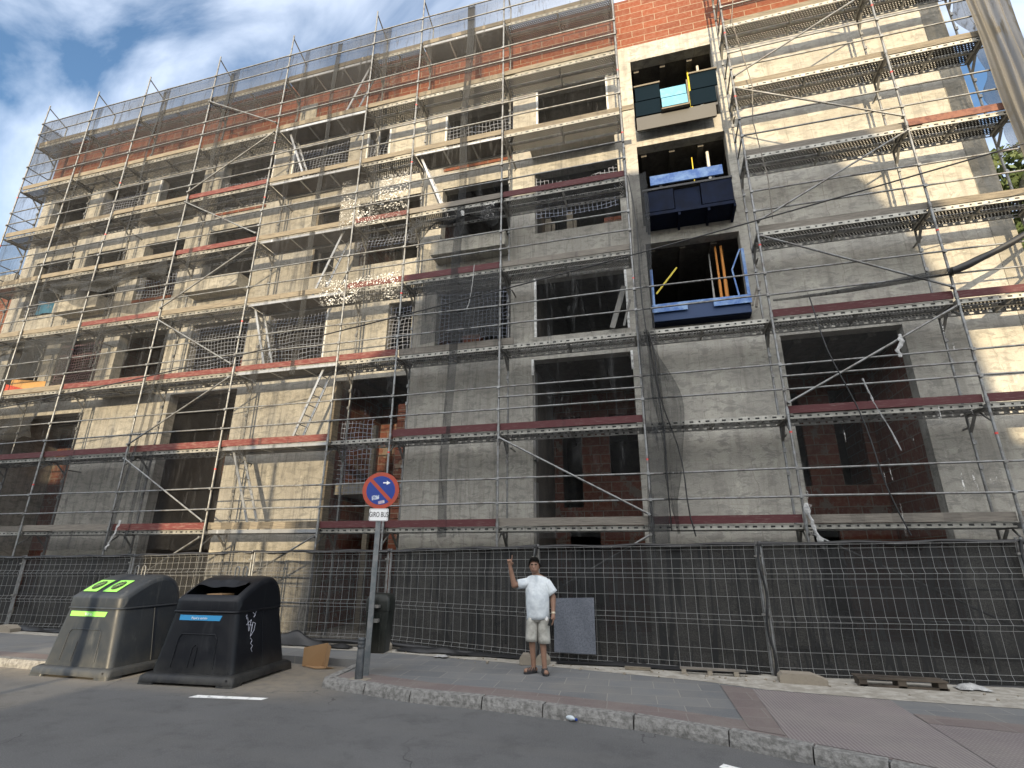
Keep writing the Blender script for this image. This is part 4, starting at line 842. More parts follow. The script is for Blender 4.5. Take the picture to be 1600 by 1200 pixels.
def recycling_bin(kind,loc,rz,lab):
    m=MT['bin_grey'] if kind=='glass' else MT['bin_black']
    th=thing('recycling_bin',lab,'recycling bin',loc,rz)
    HX,HY=.80,.78
    # base skirt with feet cut-outs
    mb=MB(); mb.loft([rrect(0,0,HX,HY,.06,.035),rrect(0,0,HX-.005,HY-.005,.08,.11),rrect(0,0,HX-.05,HY-.05,.10,.145),rrect(0,0,HX-.10,HY-.09,.10,.15)]);
    for sx in (-1,1):
        for sy in (-1,1): mb.loft([rrect(sx*(HX-.14),sy*(HY-.14),.14,.14,.04,0.0,3),rrect(sx*(HX-.15),sy*(HY-.15),.14,.14,.05,.05,3)])
    mb.build('base',m,th,True)
    # body
    def sec(z):
        t=(z-.14)/(.98-.14); return (HX-.105)*(1-t)+.565*t,(HY-.10)*(1-t)+.60*t
    rings=[]
    for k in range(9):
        z=.14+(.98-.14)*k/8; hx,hy=sec(z); rings.append(rrect(0,0,hx,hy,.10+.03*k/8,z))
    mb=MB(); mb.loft(rings,cap0=False,cap1=False); mb.build('body',m,th,True)
    mb=MB(); mb.loft([rrect(0,0,.575,.61,.13,.978),rrect(0,0,.585,.62,.13,.985),rrect(0,0,.585,.62,.13,1.0),rrect(0,0,.57,.605,.13,1.01)],cap0=False,cap1=False); mb.build('seam',m,th,True)
    # lid: half-barrel profile in depth, swept in x with shrinking ends
    hx0,hy0=.565,.60
    def prof(n=22):
        P=[(-hy0,1.01),(-hy0+.005,1.10),(-hy0+.02,1.15)]
        for i in range(1,n):
            a=PI*i/n; P.append((-math.cos(a)*(hy0-.03)*(.96+.04*abs(math.cos(a))),1.15+ .36*math.sin(a)**.72))
        P+=[(hy0-.02,1.15),(hy0-.005,1.10),(hy0,1.01)]; return P
    PR=[(-.60,1.01),(-.60,1.14),(-.588,1.18),(-.50,1.235),(-.40,1.295),(-.30,1.35),(-.20,1.40),(-.10,1.445),(0,1.475),(.1,1.495),(.2,1.50),(.3,1.485),(.4,1.44),(.48,1.37),(.54,1.28),(.58,1.18),(.6,1.10),(.6,1.01)]
    rings=[]
    for s,kx in ((-1,1),):
        for x,sc_ in ((-hx0,.80),(-hx0+.015,.90),(-hx0+.045,.955),(-hx0+.10,.99),(-hx0+.17,1.0),(0,1.0),(hx0-.17,1.0),(hx0-.10,.99),(hx0-.045,.955),(hx0-.015,.90),(hx0,.80)):
            rings.append([(x,p[0]*(sc_ if p[1]>1.02 else sc_*.0+max(sc_,.9)),1.01+(p[1]-1.01)*(sc_ if p[1]>1.12 else 1)) for p in PR])
    mb=MB()
    if kind=='paper':
        n_=len(PR); 
        vs=[p for rg in rings for p in rg]; fs=[]
        for k in range(len(rings)-1):
            for i in range(n_-1):
                y=PR[i][0]; 
                xm=(rings[k][0][0]+rings[k+1][0][0])/2
                if 3<=i<=5 and 3<=k<=6: continue
                fs.append((k*n_+i,k*n_+i+1,(k+1)*n_+i+1,(k+1)*n_+i))
        mb.add(vs,fs,True); mb.add(rings[0],[tuple(range(n_))]); mb.add(rings[-1],[tuple(reversed(range(n_)))])
    else: mb.loft(rings,close=False); mb.add(rings[0],[tuple(range(len(PR)))]); mb.add(rings[-1],[tuple(reversed(range(len(PR))))])
    mb.build('lid',m,th,True)
    fr_=lambda z:-(sec(z)[1])
    if kind=='paper':
        mb=MB(); mb.box(-.40,.40,-.30,.30,.9,1.0); mb.build('inner_shelf',MT['black'],th,True)
        mb=MB(); mb.box(-.15,.12,-.42,-.12,1.01,1.24); mb.build('carton',MT['cardboard'],None,True)
        # torn flap above the slot
        mb=MB(); mb.grid(lambda a,b:(-.42+.84*a,-.30+.14*b-.02*math.sin(a*5),1.372+.070*b-.035*math.sin(a*PI)*(1-b)+.010*math.sin(a*14)),16,5); mb.build('slot_flap',MT['bin_black'],th,True)
        COL.objects[-2]
    # lifting eyes
    for dx in (-.05,.10):
        mb=MB(); pts=[(dx+.035*math.cos(a),.1+.02*dx,1.50+.10+.05*math.sin(a)) for a in [PI*i/6 for i in range(7)]]; pts=[(dx+.035,.1,1.48)]+pts+[(dx-.035,.1,1.48)]; mb.path(pts,.010,6); mb.build('lifting_ring',MT['steel'],th,True)
    # embossed arch on the front
    y=lambda z:fr_(z)-.004
    def rib(pts,rad=.008): 
        mb=MB(); mb.path([(x,y(z),z) for x,z in pts],rad,6); mb.build('moulded_rib',m,th,True)
    rib([(-.36,.22),(-.33,.62),(-.29,.68),(.29,.68),(.33,.62),(.36,.22)])
    rib([(-.07,.22),(-.05,.50),(0,.54),(.03,.50),(.03,.25)] if kind=='paper' else [(-.12,.22),(-.10,.5)],.006)
    # side seam
    mb=MB(); mb.path([(sec(z)[0]+.002,.05,z) for z in (.16,.5,.97)],.006,5); mb.build('moulded_rib',m,th,True)
    # corner holes on the base
    mb=MB(); mb.tube((HX-.10,-HY-.001,.10),(HX-.10,-HY+.02,.10),.016,10); mb.build('bolt_hole',MT['black'],th,True)
    # label
    lm=MT['lime'] if kind=='glass' else MT['label_blue']; tilt=math.atan2((HY-.10)-.60,.84)
    z0,z1=.87,.945; xs=(-.43,.33) if kind=='glass' else (-.40,.34)
    mb=MB(); mb.add([(xs[0],fr_(z0)-.004,z0),(xs[1]-.03,fr_(z0)-.004,z0),(xs[1],fr_(z1)-.004,z1),(xs[0],fr_(z1)-.004,z1)],[(0,1,2,3)]); mb.build('label_strip',lm,th,True)
    zc=(z0+z1)/2
    text('Vidrio' if kind=='glass' else 'Papel y cartón',.062 if kind=='glass' else .048,(-.05,fr_(zc)-.007,zc-.004),(PI/2-abs(tilt),0,0),MT['white'],th)
    if kind=='glass':
        for cx in (-.27,.15):
            # slope patch on lid front: between profile points
            i0,i1=3,6; a=PR[i0]; b=PR[i1]; 
            def LP(u_,v_,o=.006):
                yy=a[0]+(b[0]-a[0])*v_; zz=a[1]+(b[1]-a[1])*v_+ .008*math.sin(PI*v_)
                d_=Vector((0,b[0]-a[0],b[1]-a[1])).normalized(); nn_=Vector((0,-d_.z,d_.y)); return (cx+u_,yy+nn_.y*o,zz+nn_.z*o)
            mb=MB(); mb.grid(lambda p_,q_:LP(-.15+.30*p_,q_,.012),6,8); mb.build('aperture_plate',MT['lime'],th,True)
            mb=MB(); ring=[LP(.095*math.cos(2*PI*k/20),.5+.36*math.sin(2*PI*k/20),.018) for k in range(20)]; mb.add(ring,[tuple(range(20))]); mb.build('aperture',MT['black'],th,True)
            mb=MB()
            for k in range(5):
                aa=PI*k/5+.2; mb.tube(LP(.09*math.cos(aa),.5+.34*math.sin(aa),.024),LP(-.09*math.cos(aa),.5-.34*math.sin(aa),.024),.0045,4)
            mb.build('aperture_bristles',mat('bristle',(.12,.2,.09),.7) if 'bristle' not in MT else MT['bristle'],th,True)
    else:
        # graffiti on the right side
        mb=MB(); g=[(-.33,.90),(-.30,.70),(-.24,.86),(-.36,.80),(-.22,.78),(-.26,.62),(-.17,.70),(-.14,.80),(-.20,.82),(-.24,.68)]; g2=[(-.20,.96),(-.14,.92),(-.18,.89),(-.12,.97)]; g3=[(-.26,.60),(-.21,.56),(-.25,.52),(-.20,.48),(-.24,.44),(-.21,.40)]; g4=[(-.38,.92),(-.35,.94),(-.36,.88)]
        for G_ in (g,g2,g3,g4): mb.path([(sec(z)[0]-.0+.004,y_,z) for y_,z in G_],.0045,4)
        mb.build('graffiti',mat('graffiti',(.42,.43,.5),.6),th,True)
    return th
b1=recycling_bin('glass',(-9.15,7.80,0),R(1),'dark grey glass recycling bin with two lime green openings, left bin')
b2=recycling_bin('paper',(-7.03,7.88,0),R(5),'black paper recycling bin with blue label and torn slot, right bin')
for o in list(COL.objects):
    if o.name.startswith('carton'):
        o.location=b2.location; o.rotation_euler=b2.rotation_euler; tag(o,'brown carton stuffed in the slot of the black paper bin','box')
# cardboard box beside bin
th=thing('cardboard_box','open flattened brown cardboard box beside the black bin','box',(-6.0,8.95,0),R(12))
mb=MB(); mb.add([(-.25,0,0),(.12,0,0),(.18,-.02,.38),(-.25,0,.30)],[(0,1,2,3)]); mb.add([(-.25,.006,0),(.12,.006,0),(.18,-.014,.38),(-.25,.006,.30)],[(3,2,1,0)]); mb.build('side_panel',MT['cardboard'],th,True)
mb=MB(); mb.add([(.12,-.001,.005),(.30,-.25,.03),(.34,-.27,.36),(.18,-.021,.38)],[(0,1,2,3)]); mb.build('side_panel',MT['cardboard'],th,True)
mb=MB(); mb.add([(-.25,-.003,.01),(.12,-.003,.01),(.42,-.18,.014),(.1,-.25,.014)],[(0,1,2,3)]); mb.build('flap',MT['cardboard'],th,True)

# ---------------------------------------------------------------- sign, litter bin, bollard
SXp,SYp=-4.46,7.95
ang=math.atan2(0-SXp,-(0-SYp))  # facing the camera side
face=R(19)
sg=thing('no_parking_sign','round blue and red no parking sign on a galvanised post at the kerb','traffic sign',(SXp,SYp,PZ),face)
mb=MB(); mb.box(-.04,.04,0,.04,0,2.98-PZ-.15); mb.build('post',mat('galv',(.15,.17,.18),.5,.5,noise=((.24,.24,.24),5,.45,.6)),sg,True)
zc=2.87-PZ; 
def disc(rad,y,n=40,t=.004,z=zc):
    mb=MB(); mb.tube((0,y,z),(0,y-t,z),rad,n); return mb
m_red=mat('sign_red',(.38,.055,.025),.45,noise=((.30,.05,.03),6,.4,.7)); m_blue=mat('sign_blue',(.012,.04,.23),.4)
disc(.30,-.006).build('sign_disc',m_red,sg,True); disc(.29,.002,40,.006).build('sign_back',MT['steel_dull'],sg,True)
disc(.235,-.0105,40,.002).build('sign_face',m_blue,sg,True)
mb=MB(); q=.235*math.cos(R(45)); mb.add([(-q-.02,-.0135,zc+q-.02),(-q+.02,-.0135,zc+q+.02),(q+.02,-.0135,zc-q+.02),(q-.02,-.0135,zc-q-.02)],[(0,3,2,1)]); mb.build('sign_stripe',m_red,sg,True)
mb=MB(); Y_=-.0145
mb.add([(.03,Y_,zc+.115),(.09,Y_,zc+.115),(.09,Y_,zc+.09),(.15,Y_,zc+.125),(.09,Y_,zc+.16),(.09,Y_,zc+.135),(.03,Y_,zc+.135)],[(0,1,2,3,4,5,6)]); mb.build('arrow',MT['white'],sg,True)
mb=MB(); mb.add([(-.14,-.0155,zc-.09),(-.02,-.0155,zc-.075),(-.015,-.0155,zc-.14),(-.13,-.0155,zc-.165)],[(0,3,2,1)]); mb.build('sticker',mat('sticker',(.50,.55,.62),.6,noise=((.1,.14,.3),30,.45,.6)),sg,True)
mb=MB(); mb.add([(-.03,-.0158,zc-.18),(.07,-.0158,zc-.155),(.08,-.0158,zc-.205),(-.02,-.0158,zc-.225)],[(0,3,2,1)]); mb.build('sticker',mat('sticker2',(.35,.25,.32),.6,noise=((.5,.5,.55),30,.45,.6)),sg,True)
mb=MB(); mb.loft([rrect(0,zc-.395,.155,.10,.025,0,4),rrect(0,zc-.395,.155,.10,.025,.01,4)],smooth=False); 
mb.v=[(x,-.004-z,y) for x,y,z in mb.v]; mb.f=[tuple(reversed(q)) for q in mb.f]; mb.build('plate',MT['white'],sg,True)
mb=MB(); prs=[(x*.96,-.0155,y) for x,y,z in rrect(0,zc-.395,.148,.092,.02,0,4)]; prs=[(p[0],p[1],p[2]) for p in prs]; mb.path(prs+[prs[0]],.0022,4); mb.build('plate_border',MT['black'],sg,True)
text('GIRO BUS',.118,(0,-.017,zc-.395),(PI/2,0,0),MT['black'],sg,'lettering',ext=.001,sx=.60)
mb=MB(); mb.tube((0,-.001,1.55),(0,-.008,1.55),.012,8); mb.build('bolt',MT['steel'],sg,True)
# litter bin hung on the pole
lb=thing('litter_bin','dark green grey litter bin hung behind the sign post','litter bin',(SXp-.0,SYp+.30,.40),R(8))
rings=[]
for z,hx,hy in ((0,.14,.11),(.02,.16,.13),(.55,.19,.155),(.60,.19,.155)): rings.append(rrect(0,0,hx,hy,.05,z,5))
plastic('bin_green',(.012,.014,.012),.4,(.025,.027,.024))
mb=MB(); mb.loft(rings); mb.build('body',MT['bin_green'],lb,True)
rings=[]
for z,hx,hy in ((.605,.20,.165),(.74,.20,.165),(.80,.19,.155),(.85,.15,.12),(.865,.09,.07)): rings.append(rrect(0,0,hx,hy,.06,z,5))
mb=MB(); mb.loft(rings); mb.build('hood',MT['bin_green'],lb,True)
for dx in (-.07,.07): mb=MB(); mb.tube((dx,-.135,.04),(dx,-.158,.56),.009,6); mb.build('moulded_rib',MT['bin_green'],lb,True)
mb=MB(); mb.box(-.06,.06,-.26,-.166,.45,.5); mb.box(-.06,.06,-.26,-.166,.66,.7); mb.build('bracket',MT['steel_dull'],lb,True)
bo=thing('bollard','short dark grey iron bollard on the kerb corner in front of the sign post','bollard',(-4.44,7.72,PZ))
mb=MB(); prof=[(0,.062),(.02,.060),(.40,.056),(.41,.05),(.42,.057),(.45,.057),(.46,.05),(.47,.057),(.50,.057),(.51,.05),(.52,.056),(.545,.054),(.56,.03)]
mb.loft([[(rr*math.cos(2*PI*i/18),rr*math.sin(2*PI*i/18),z) for i in range(18)] for z,rr in prof]); mb.build('shaft',mat('iron',(.045,.05,.055),.5,.2,noise=((.10,.10,.10),14,.45,.7)),bo,True)
mb=MB(); mb.box(-.13,.16,-.09,.09,.003,.012); mb.build('base_plate',MT['block'],bo,True)
# plastic bottle in the gutter
bt_=thing('plastic_bottle','crushed clear plastic bottle lying in the gutter','bottle',(-1.25,7.04,.036),R(-35))
mb=MB(); rings=[]
for x,rr in ((-.14,.02),(-.13,.033),(-.05,.034),(0,.028),(.05,.034),(.08,.03),(.11,.013),(.13,.013)): rings.append([(x,rr*math.cos(2*PI*i/12),rr*.85*math.sin(2*PI*i/12)) for i in range(12)])
mb.loft(rings); mb.build('body',mat('bottle_clear',(.45,.5,.53),.2),bt_,True)
mb=MB(); mb.tube((.13,0,0),(.15,0,0),.015,10); mb.build('cap',m_blue,bt_,True)

# ---------------------------------------------------------------- the man
skin=mat('skin',(.20,.11,.072),.6,noise=((.24,.135,.09),12,.4,.6)); hairm=mat('hair',(.005,.0045,.004),.95,spec=.1)
shirt=mat('shirt',(.60,.64,.66),.9,noise=((.42,.46,.50),7,.4,.65),bump=.9,bscale=9); shorts_m=mat('shorts',(.44,.43,.39),.9,noise=((.27,.265,.235),9,.4,.65),bump=.2,bscale=25)
man=thing('person','man in white t-shirt and pale shorts pointing up with one raised arm','person',(-2.02,8.9,PZ),R(8))
def cap(mb,a,b,ra,rb,n=12,m_=4):
    a=Vector(a);b=Vector(b);d=b-a;L=d.length;d.normalize(); t=Vector((0,0,1)) if abs(d.z)<.9 else Vector((1,0,0)); p=d.cross(t).normalized(); q=d.cross(p)
    rings=[]
    for k in range(m_+1):
        th_=PI/2*k/m_; rings.append((a-d*ra*math.cos(th_),max(1e-4,ra*math.sin(th_))))
    for k in range(m_+1):
        th_=PI/2*k/m_; rings.append((b+d*rb*math.sin(th_),max(1e-4,rb*math.cos(th_))))
    mb.loft([[c+(p*math.cos(2*PI*i/n)+q*math.sin(2*PI*i/n))*rr for i in range(n)] for c,rr in rings])
def ell(mb,c,r_,n=14,m_=10):
    c=Vector(c); mb.loft([[(c.x+r_[0]*math.sin(PI*k/m_)*math.cos(2*PI*i/n),c.y+r_[1]*math.sin(PI*k/m_)*math.sin(2*PI*i/n),c.z-r_[2]*math.cos(PI*k/m_)) for i in range(n)] for k in range(m_+1)])
# local frame: -x = viewer's left (raised arm), -y toward the camera
mb=MB()
# torso
for c,r_ in (((0,0,.92),(.155,.115,.13)),((0,-.02,1.05),(.158,.135,.15)),((0,-.005,1.22),(.165,.115,.17)),((0,0,1.33),(.165,.09,.09))): ell(mb,c,r_)
cap(mb,(-.01,0,1.36),(-.04,-.015,1.50),.064,.058); cap(mb,(-.13,0,1.345),(-.03,0,1.41),.05,.05); cap(mb,(.13,0,1.345),(.01,0,1.41),.05,.05)
# head
hc=Vector((-.045,-.050,1.568))
ell(mb,hc,(.079,.094,.112)); ell(mb,hc+Vector((0,-.035,-.050)),(.060,.060,.056)); ell(mb,hc+Vector((-.003,-.088,-.02)),(.014,.020,.022),8,6); ell(mb,hc+Vector((-.003,-.075,.005)),(.010,.016,.03),8,6)
for sx in (-1,1): ell(mb,hc+Vector((sx*.073,.0,-.01)),(.010,.018,.028),8,6); ell(mb,hc+Vector((sx*.028,-.072,.022)),(.022,.012,.008),8,6); ell(mb,hc+Vector((sx*.035,-.06,-.03)),(.022,.022,.022),8,6)
ell(mb,hc+Vector((0,-.080,-.062)),(.022,.012,.007),8,6)
# raised arm (viewer's left)
sh=Vector((-.165,0,1.33)); el_=Vector((-.370,-.09,1.275)); wr=Vector((-.432,-.13,1.550))
cap(mb,sh,el_,.052,.045); cap(mb,el_,wr,.048,.032)
palm=wr+Vector((-.005,-.005,.055)); cap(mb,wr,palm,.028,.036); ell(mb,palm+Vector((0,0,.012)),(.042,.020,.045))
# pointing finger + curled fingers + thumb
cap(mb,palm+Vector((.026,0,.04)),palm+Vector((.034,-.004,.085)),.0105,.0095); cap(mb,palm+Vector((.034,-.004,.085)),palm+Vector((.037,-.006,.13)),.0095,.008)
for k,(ox,ln) in enumerate(((.006,.040),(-.014,.036),(-.032,.030))):
    a=palm+Vector((ox,0,.045)); b=a+Vector((0,-.022,ln*.5)); c=b+Vector((.004,-.022,-.018)); d=c+Vector((.003,.012,-.022)); cap(mb,a,b,.0105,.010,8,3); cap(mb,b,c,.010,.009,8,3); cap(mb,c,d,.009,.008,8,3)
a=palm+Vector((.040,-.008,-.01)); b=a+Vector((.014,-.022,.022)); c=b+Vector((-.022,-.016,.012)); cap(mb,a,b,.012,.011,8,3); cap(mb,b,c,.011,.009,8,3)
# lowered arm (viewer's right)
sh=Vector((.165,0,1.325)); el_=Vector((.245,.01,1.10)); wr=Vector((.250,-.06,.865))
cap(mb,sh,el_,.052,.043); cap(mb,el_,wr,.048,.032)
palm=wr+Vector((-.003,-.02,-.065)); cap(mb,wr,palm,.028,.034); ell(mb,palm,(.024,.036,.046))
for k,(oy,ln) in enumerate(((-.030,.036),(-.010,.040),(.010,.038),(.028,.030))):
    a=palm+Vector((0,oy,-.035)); b=a+Vector((-.006,-.004,-ln)); c=b+Vector((-.016,-.006,-ln*.7)); cap(mb,a,b,.0105,.0095,8,3); cap(mb,b,c,.0095,.008,8,3)
a=palm+Vector((-.012,-.035,.01)); b=a+Vector((-.012,-.022,-.03)); c=b+Vector((-.008,-.004,-.028)); cap(mb,a,b,.012,.011,8,3); cap(mb,b,c,.011,.009,8,3)
# legs
for sx,hip,kn,an in ((-1,(-.085,0,.88),(-.095,-.02,.49),(-.075,.02,.085)),(1,(.085,0,.88),(.075,-.03,.49),(.10,-.04,.085))):
    cap(mb,hip,kn,.088,.056); cap(mb,kn,an,.054,.036); cap(mb,Vector(kn).lerp(Vector(an),.28)+Vector((0,.018,0)),Vector(kn).lerp(Vector(an),.5)+Vector((0,.01,0)),.05,.036)
for sx,an,toe in ((-1,(-.075,.02,.085),(-.185,-.075,.045)),(1,(.10,-.04,.085),(.135,-.185,.045))):
    a=Vector(an); a.z=.05; cap(mb,a+(a-Vector(toe)).normalized()*.03,toe,.038,.036); cap(mb,an,a,.036,.038)
body=mb.build('body',skin,man,True); rm=body.modifiers.new('r','REMESH'); rm.mode='VOXEL'; rm.voxel_size=.0055; rm.use_smooth_shade=True; sm=body.modifiers.new('s','SMOOTH'); sm.iterations=2; sm.factor=.4
# hair
mb=MB(); n_=20
for k in range(9):
    pass
rings=[]
for k in range(10):
    ph=PI/2*k/9
    ring=[]
    for i in range(n_):
        th_=2*PI*i/n_; front=max(0,-math.sin(th_)); lo=-.03+.115*front**.55+.012*math.sin(i*2.3)
        zb=lo; z=zb+(.140-zb)*math.sin(ph); rr=math.cos(ph)**.55
        ring.append((hc.x+.094*rr*math.cos(th_)*(1+.04*math.sin(i*3+k)),hc.y+.004+.106*rr*math.sin(th_),hc.z+z+.006*math.sin(i*5+k*2)))
    rings.append(ring)
mb.loft(rings,cap0=False); mb.build('hair',hairm,man,True)
# eyes, brows, mouth
mb=MB()
for sx in (-1,1): ell(mb,hc+Vector((sx*.030,-.085,.008)),(.009,.006,.004),8,6)
mb.build('eyes',mat('eye',(.02,.015,.012),.3),man,True)
mb=MB()
for sx in (-1,1): mb.tube(hc+Vector((sx*.014,-.092,.027)),hc+Vector((sx*.048,-.080,.030)),.007,6)
mb.build('eyebrows',hairm,man,True)
mb=MB(); mb.tube(hc+Vector((-.024,-.094,-.062)),hc+Vector((.024,-.094,-.062)),.0035,6); mb.build('mouth',mat('lips',(.13,.05,.04),.5),man,True)
# shirt
def ringe(cx,cy,z,rx,ry,n=28,tilt=0,w_=0,ph=0):
    return [(cx+rx*(1+w_*math.sin(5*2*PI*i/n+ph))*math.cos(2*PI*i/n),cy+ry*(1+w_*math.sin(4*2*PI*i/n+ph))*math.sin(2*PI*i/n),z+tilt*math.cos(2*PI*i/n)) for i in range(n)]
mb=MB(); rings=[]
for z,rx,ry,cy,ww,tl in ((.775,.188,.148,-.01,.05,.008),(.83,.184,.147,-.01,.04,.004),(.92,.182,.155,-.018,.025,0),(1.02,.186,.162,-.022,.015,0),(1.12,.188,.155,-.018,.012,0),(1.22,.196,.14,-.01,.012,0),(1.31,.202,.12,-.0,.01,.0),(1.365,.190,.10,.0,.0,-.006),(1.402,.15,.085,.0,0,-.010),(1.425,.085,.072,-.004,0,-.008),(1.43,.068,.066,-.006,0,-.005)): rings.append(ringe(.0,cy,z,rx,ry,tilt=tl,w_=ww,ph=z*9))
mb.loft(rings,cap0=False,cap1=False); 
def sleeve(a,b,ra,rb):
    a=Vector(a);b=Vector(b);d=(b-a).normalized(); t=Vector((0,1,0)); p=d.cross(t).normalized(); q=d.cross(p)
    rr=[]
    for k in range(6):
        s=k/5; c=a.lerp(b,s); r_=ra+(rb-ra)*s; rr.append([c+(p*math.cos(2*PI*i/18)+q*math.sin(2*PI*i/18)*.95)*r_*(1+.04*math.sin(i*1.7+k)) for i in range(18)])
    mb.loft(rr,cap0=True,cap1=False); rr2=[[Vector(v).lerp(b,.06) for v in rr[-1]],[Vector(v).lerp(a,.04) for v in [Vector(x).lerp(b,.08) for x in rr[-1]]]]
sleeve((-.10,0,1.325),(-.318,-.055,1.285),.082,.074); sleeve((.115,0,1.325),(.245,.005,1.150),.090,.088)
sh_o=mb.build('shirt',shirt,man,True); so_=sh_o.modifiers.new('s','SOLIDIFY'); so_.thickness=.006; so_.offset=-1
mb=MB(); mb.add([(-.035,-.092,1.425),(.012,-.094,1.425),(.0,-.130,1.33),(-.01,-.132,1.33)],[(0,3,2,1)]); mb.build('collar_placket',mat('placket',(.45,.5,.54),.8),man,True)
# shorts
mb=MB(); rings=[]
for z,rx,ry in ((.74,.168,.130),(.80,.166,.130),(.88,.160,.125)): rings.append(ringe(0,-.005,z,rx,ry,w_=.015,ph=2))
mb.loft(rings,cap0=False)
for cx,z1,cx2 in ((-.080,.455,-.100),(.080,.43,.102)):
    rings=[]
    for k in range(7):
        s=k/6; rings.append(ringe(cx+(cx2-cx)*s,-.012,.80+(z1-.80)*s,(.092-.002*s),.118-.010*s,20,w_=.03*s,ph=cx*30+s))
    mb.loft(rings,cap1=False)
s2=mb.build('shorts',shorts_m,man,True); so_=s2.modifiers.new('s','SOLIDIFY'); so_.thickness=.006; so_.offset=-1
# sandals
sand=mat('sandal',(.02,.02,.022),.8)
for an,toe in (((-.075,.02),(-.190,-.080)),((.10,-.04),(.137,-.195))):
    a=Vector((*an,0)); t=Vector((*toe,0)); d=(t-a).normalized(); p=Vector((-d.y,d.x,0)); mb=MB()
    out=[]
    for s,w_ in ((-.05,.028),(-.03,.04),(.04,.042),(.10,.048),(.14,.046),(.17,.03),(.18,.012)): out.append((s,w_))
    ring=[a+d*s+p*w_ for s,w_ in out]+[a+d*s-p*w_ for s,w_ in reversed(out)]
    mb.loft([[(v.x,v.y,.001) for v in ring],[(v.x,v.y,.03) for v in ring]],smooth=False); 
    for s,hh in ((-.005,.095),(.025,.090),(.055,.086),(.085,.082),(.112,.078),(.137,.070)):
        pts=[a+d*s+p*.044*math.cos(x_)+Vector((0,0,.02+hh*.72*math.sin(x_))) for x_ in [PI*k/8 for k in range(9)]]; mb.path(pts,.0105,5)
    pts=[a+d*(-.035*math.sin(x_))+p*.040*math.cos(x_)+Vector((0,0,.075)) for x_ in [PI*k/8 for k in range(9)]]; mb.path(pts,.010,5)
    mb.build('sandal',sand,man,True)
mb=MB(); mb.tube(Vector((.2495,-.053,.885)),Vector((.2498,-.058,.862)),.036,14); mb.build('watch',mat('gold',(.55,.5,.38),.3,.7),man,True)
# phone / wallet in hand - held, own thing
mb=MB(); mb.box(-.03,.03,-.006,.006,-.05,.05); o=mb.build('phone',MT['black']); o.location=(-2.02+.225,8.9-.145,PZ+.745); o.rotation_euler=(.2,.25,R(60)); tag(o,'small dark phone held in the man\'s lowered hand','phone')
mb=MB(); mb.box(-.018,.018,-.003,.003,-.025,.025); o=mb.build('white_tag',MT['white']); o.location=(-2.02+.175,8.9-.155,PZ+.80); o.rotation_euler=(.2,.5,R(10)); tag(o,'small white paper card at the man\'s lowered hand','paper')

# ---------------------------------------------------------------- across the street (behind the camera)
YB=-13.0; LK=(W-YB); dx=.12*LK; dz=.162*LK
sil=[(-8.2,-20),(-8.05,-1.4),(-7.7,1.5),(-6.7,6.2),(-5.4,7.0),(-4.95,9.6),(-4.3,11.1),(-1.0,11.35),(3.2,11.5),(4.4,11.0),(5.1,10.0),(5.7,8.4),(6.2,6.4),(6.45,3.9),(14,3.7),(14,-20)]
th=thing('apartment_building','plastered building with an uneven roofline across the street behind the camera','building',(0,YB,0))
pr=[(x+dx,z+dz) for x,z in sil]; pr=[(x,max(0,z)) for x,z in pr]
mb=MB(); nP=len(pr); mb.add([(x,YB,z) for x,z in pr]+[(x,YB-8,z) for x,z in pr],[tuple(reversed(range(nP))),tuple(range(nP,2*nP))]+[(i,(i+1)%nP,(i+1)%nP+nP,i+nP) for i in range(nP)]); mb.build('wall',MT['plaster'],th)
for k in range(5):
    for j in range(3):
        x=-.5+k*1.9; z=1.2+j*3.4
        if z+1.6<11: mb=MB(); mb.box(x,x+1.1,YB+.002,YB+.05,z,z+1.5); mb.build('window',MT['blackmetal'],th)
th=thing('apartment_building','lower plastered building across the street behind the camera on the left','building',(-25,YB,0))
mb=MB(); mb.box(-45,-12.0+dx,YB-8,YB,0,4.8+dz); mb.build('wall',MT['plaster'],th)
for k in range(8): mb=MB(); mb.box(-12-k*2.6,-10.8-k*2.6,YB+.002,YB+.05,4,5.6); mb.build('window',MT['blackmetal'],th)
mb=MB(); mb.box(-12.0+dx,-8.2+dx,YB-.3,YB,0,2.85); tag(mb.build('garden_wall',MT['plaster']),'plastered garden wall between the two buildings across the street','wall')
# lamp post behind the camera
mb=MB(); mb.tube((-8.05,-2,0),(-8.05,-2,7),.10,10,.06); tag(mb.build('street_lamp',MT['steel_dull']),'grey street lamp post standing behind the camera','street lamp')

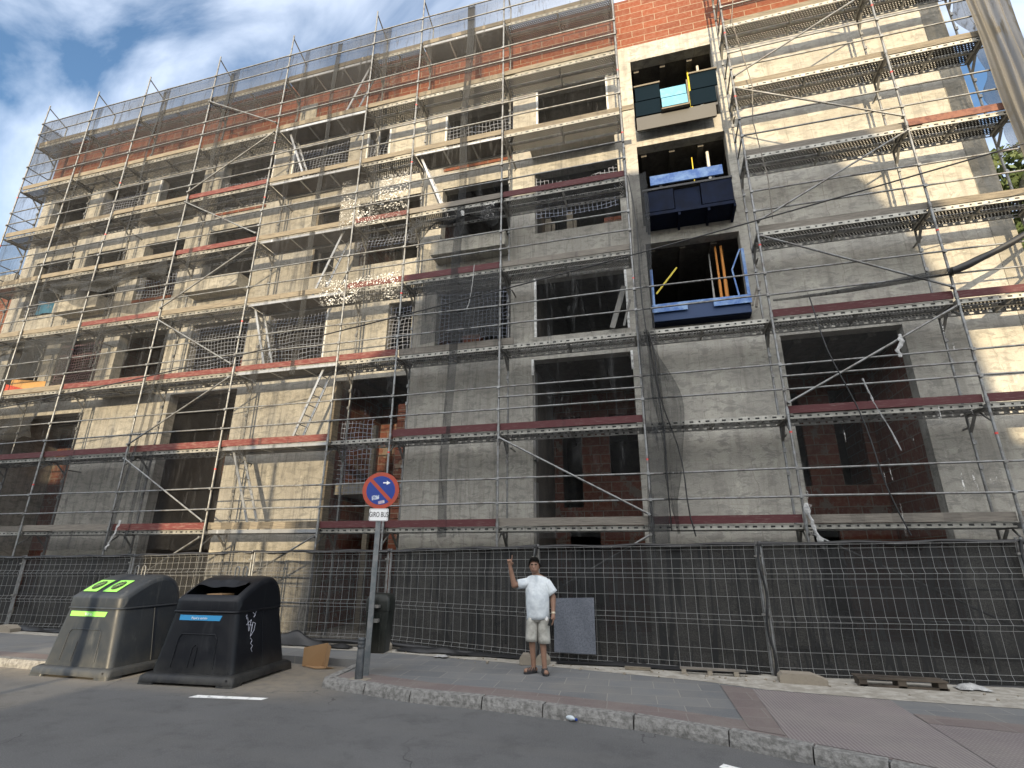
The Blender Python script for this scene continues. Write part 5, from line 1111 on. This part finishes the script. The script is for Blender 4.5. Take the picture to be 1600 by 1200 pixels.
# trees
leafm=mat('leaf',(.05,.085,.025),.7,noise=((.10,.13,.04),3,.35,.65)); bark=mat('bark',(.09,.07,.05),.9,noise=((.05,.04,.03),9,.4,.6))
def tree(x,y,h,cr_,lab,nleaf,seed,trunk_h=.45,size=.12):
    rs=random.Random(seed); th=thing('tree',lab,'tree',(x,y,0))
    mb=MB(); mb.tube((x,y,0),(x+.1,y,h*trunk_h),.16,8,.11); tips=[]
    for k in range(9):
        a=rs.uniform(0,6.3); b=Vector((x+math.cos(a)*cr_*rs.uniform(.3,.8),y+math.sin(a)*cr_*rs.uniform(.3,.8),h*rs.uniform(.6,.92))); mb.tube((x+.1,y,h*trunk_h),b,.06,6,.015); tips.append(b)
    mb.build('trunk',bark,th)
    mb=MB(); cl=[(t,cr_*rs.uniform(.28,.5)) for t in tips]+[(Vector((x,y,h*.75)),cr_*.5)]
    for _ in range(nleaf):
        c,rr=rs.choice(cl); v=Vector((rs.gauss(0,1),rs.gauss(0,1),rs.gauss(0,1))).normalized()*rr*rs.uniform(.3,1)**.6; p=c+v
        a=Vector((rs.uniform(-1,1),rs.uniform(-1,1),rs.uniform(-1,1))).normalized()*size; b=a.cross(Vector((rs.uniform(-1,1),rs.uniform(-1,1),rs.uniform(-1,1)))).normalized()*size*.55
        mb.add([p-a,p+b,p+a,p-b],[(0,1,2,3)])
    mb.build('crown',leafm,th)
tree(10.6,15.5,12.5,2.6,'leafy green tree beyond the right end of the building',7000,5,.4,.11)
tree(7.6,2.0-11,8.4,1.2,'street tree behind the camera on the right',1500,6,.6,.12)
tree(-1.9,-9.5,11.0,1.3,'street tree behind the camera near the middle',1500,9,.7,.12)
# chain-link and dark net scraps beyond right end
def torn(a,b):
    z=8.0+9.5*b; xl=7.62+.10*math.sin(z*2.1)+.07*math.sin(z*5.3+1); return (xl+(8.15-xl)*a,11.3+.05*math.sin(a*14+z),z)
mb=MB(); mb.grid(torn,10,90); tag(mb.build('debris_net',MT['net_dark']),'dark torn netting beyond the right end of the wall','netting')
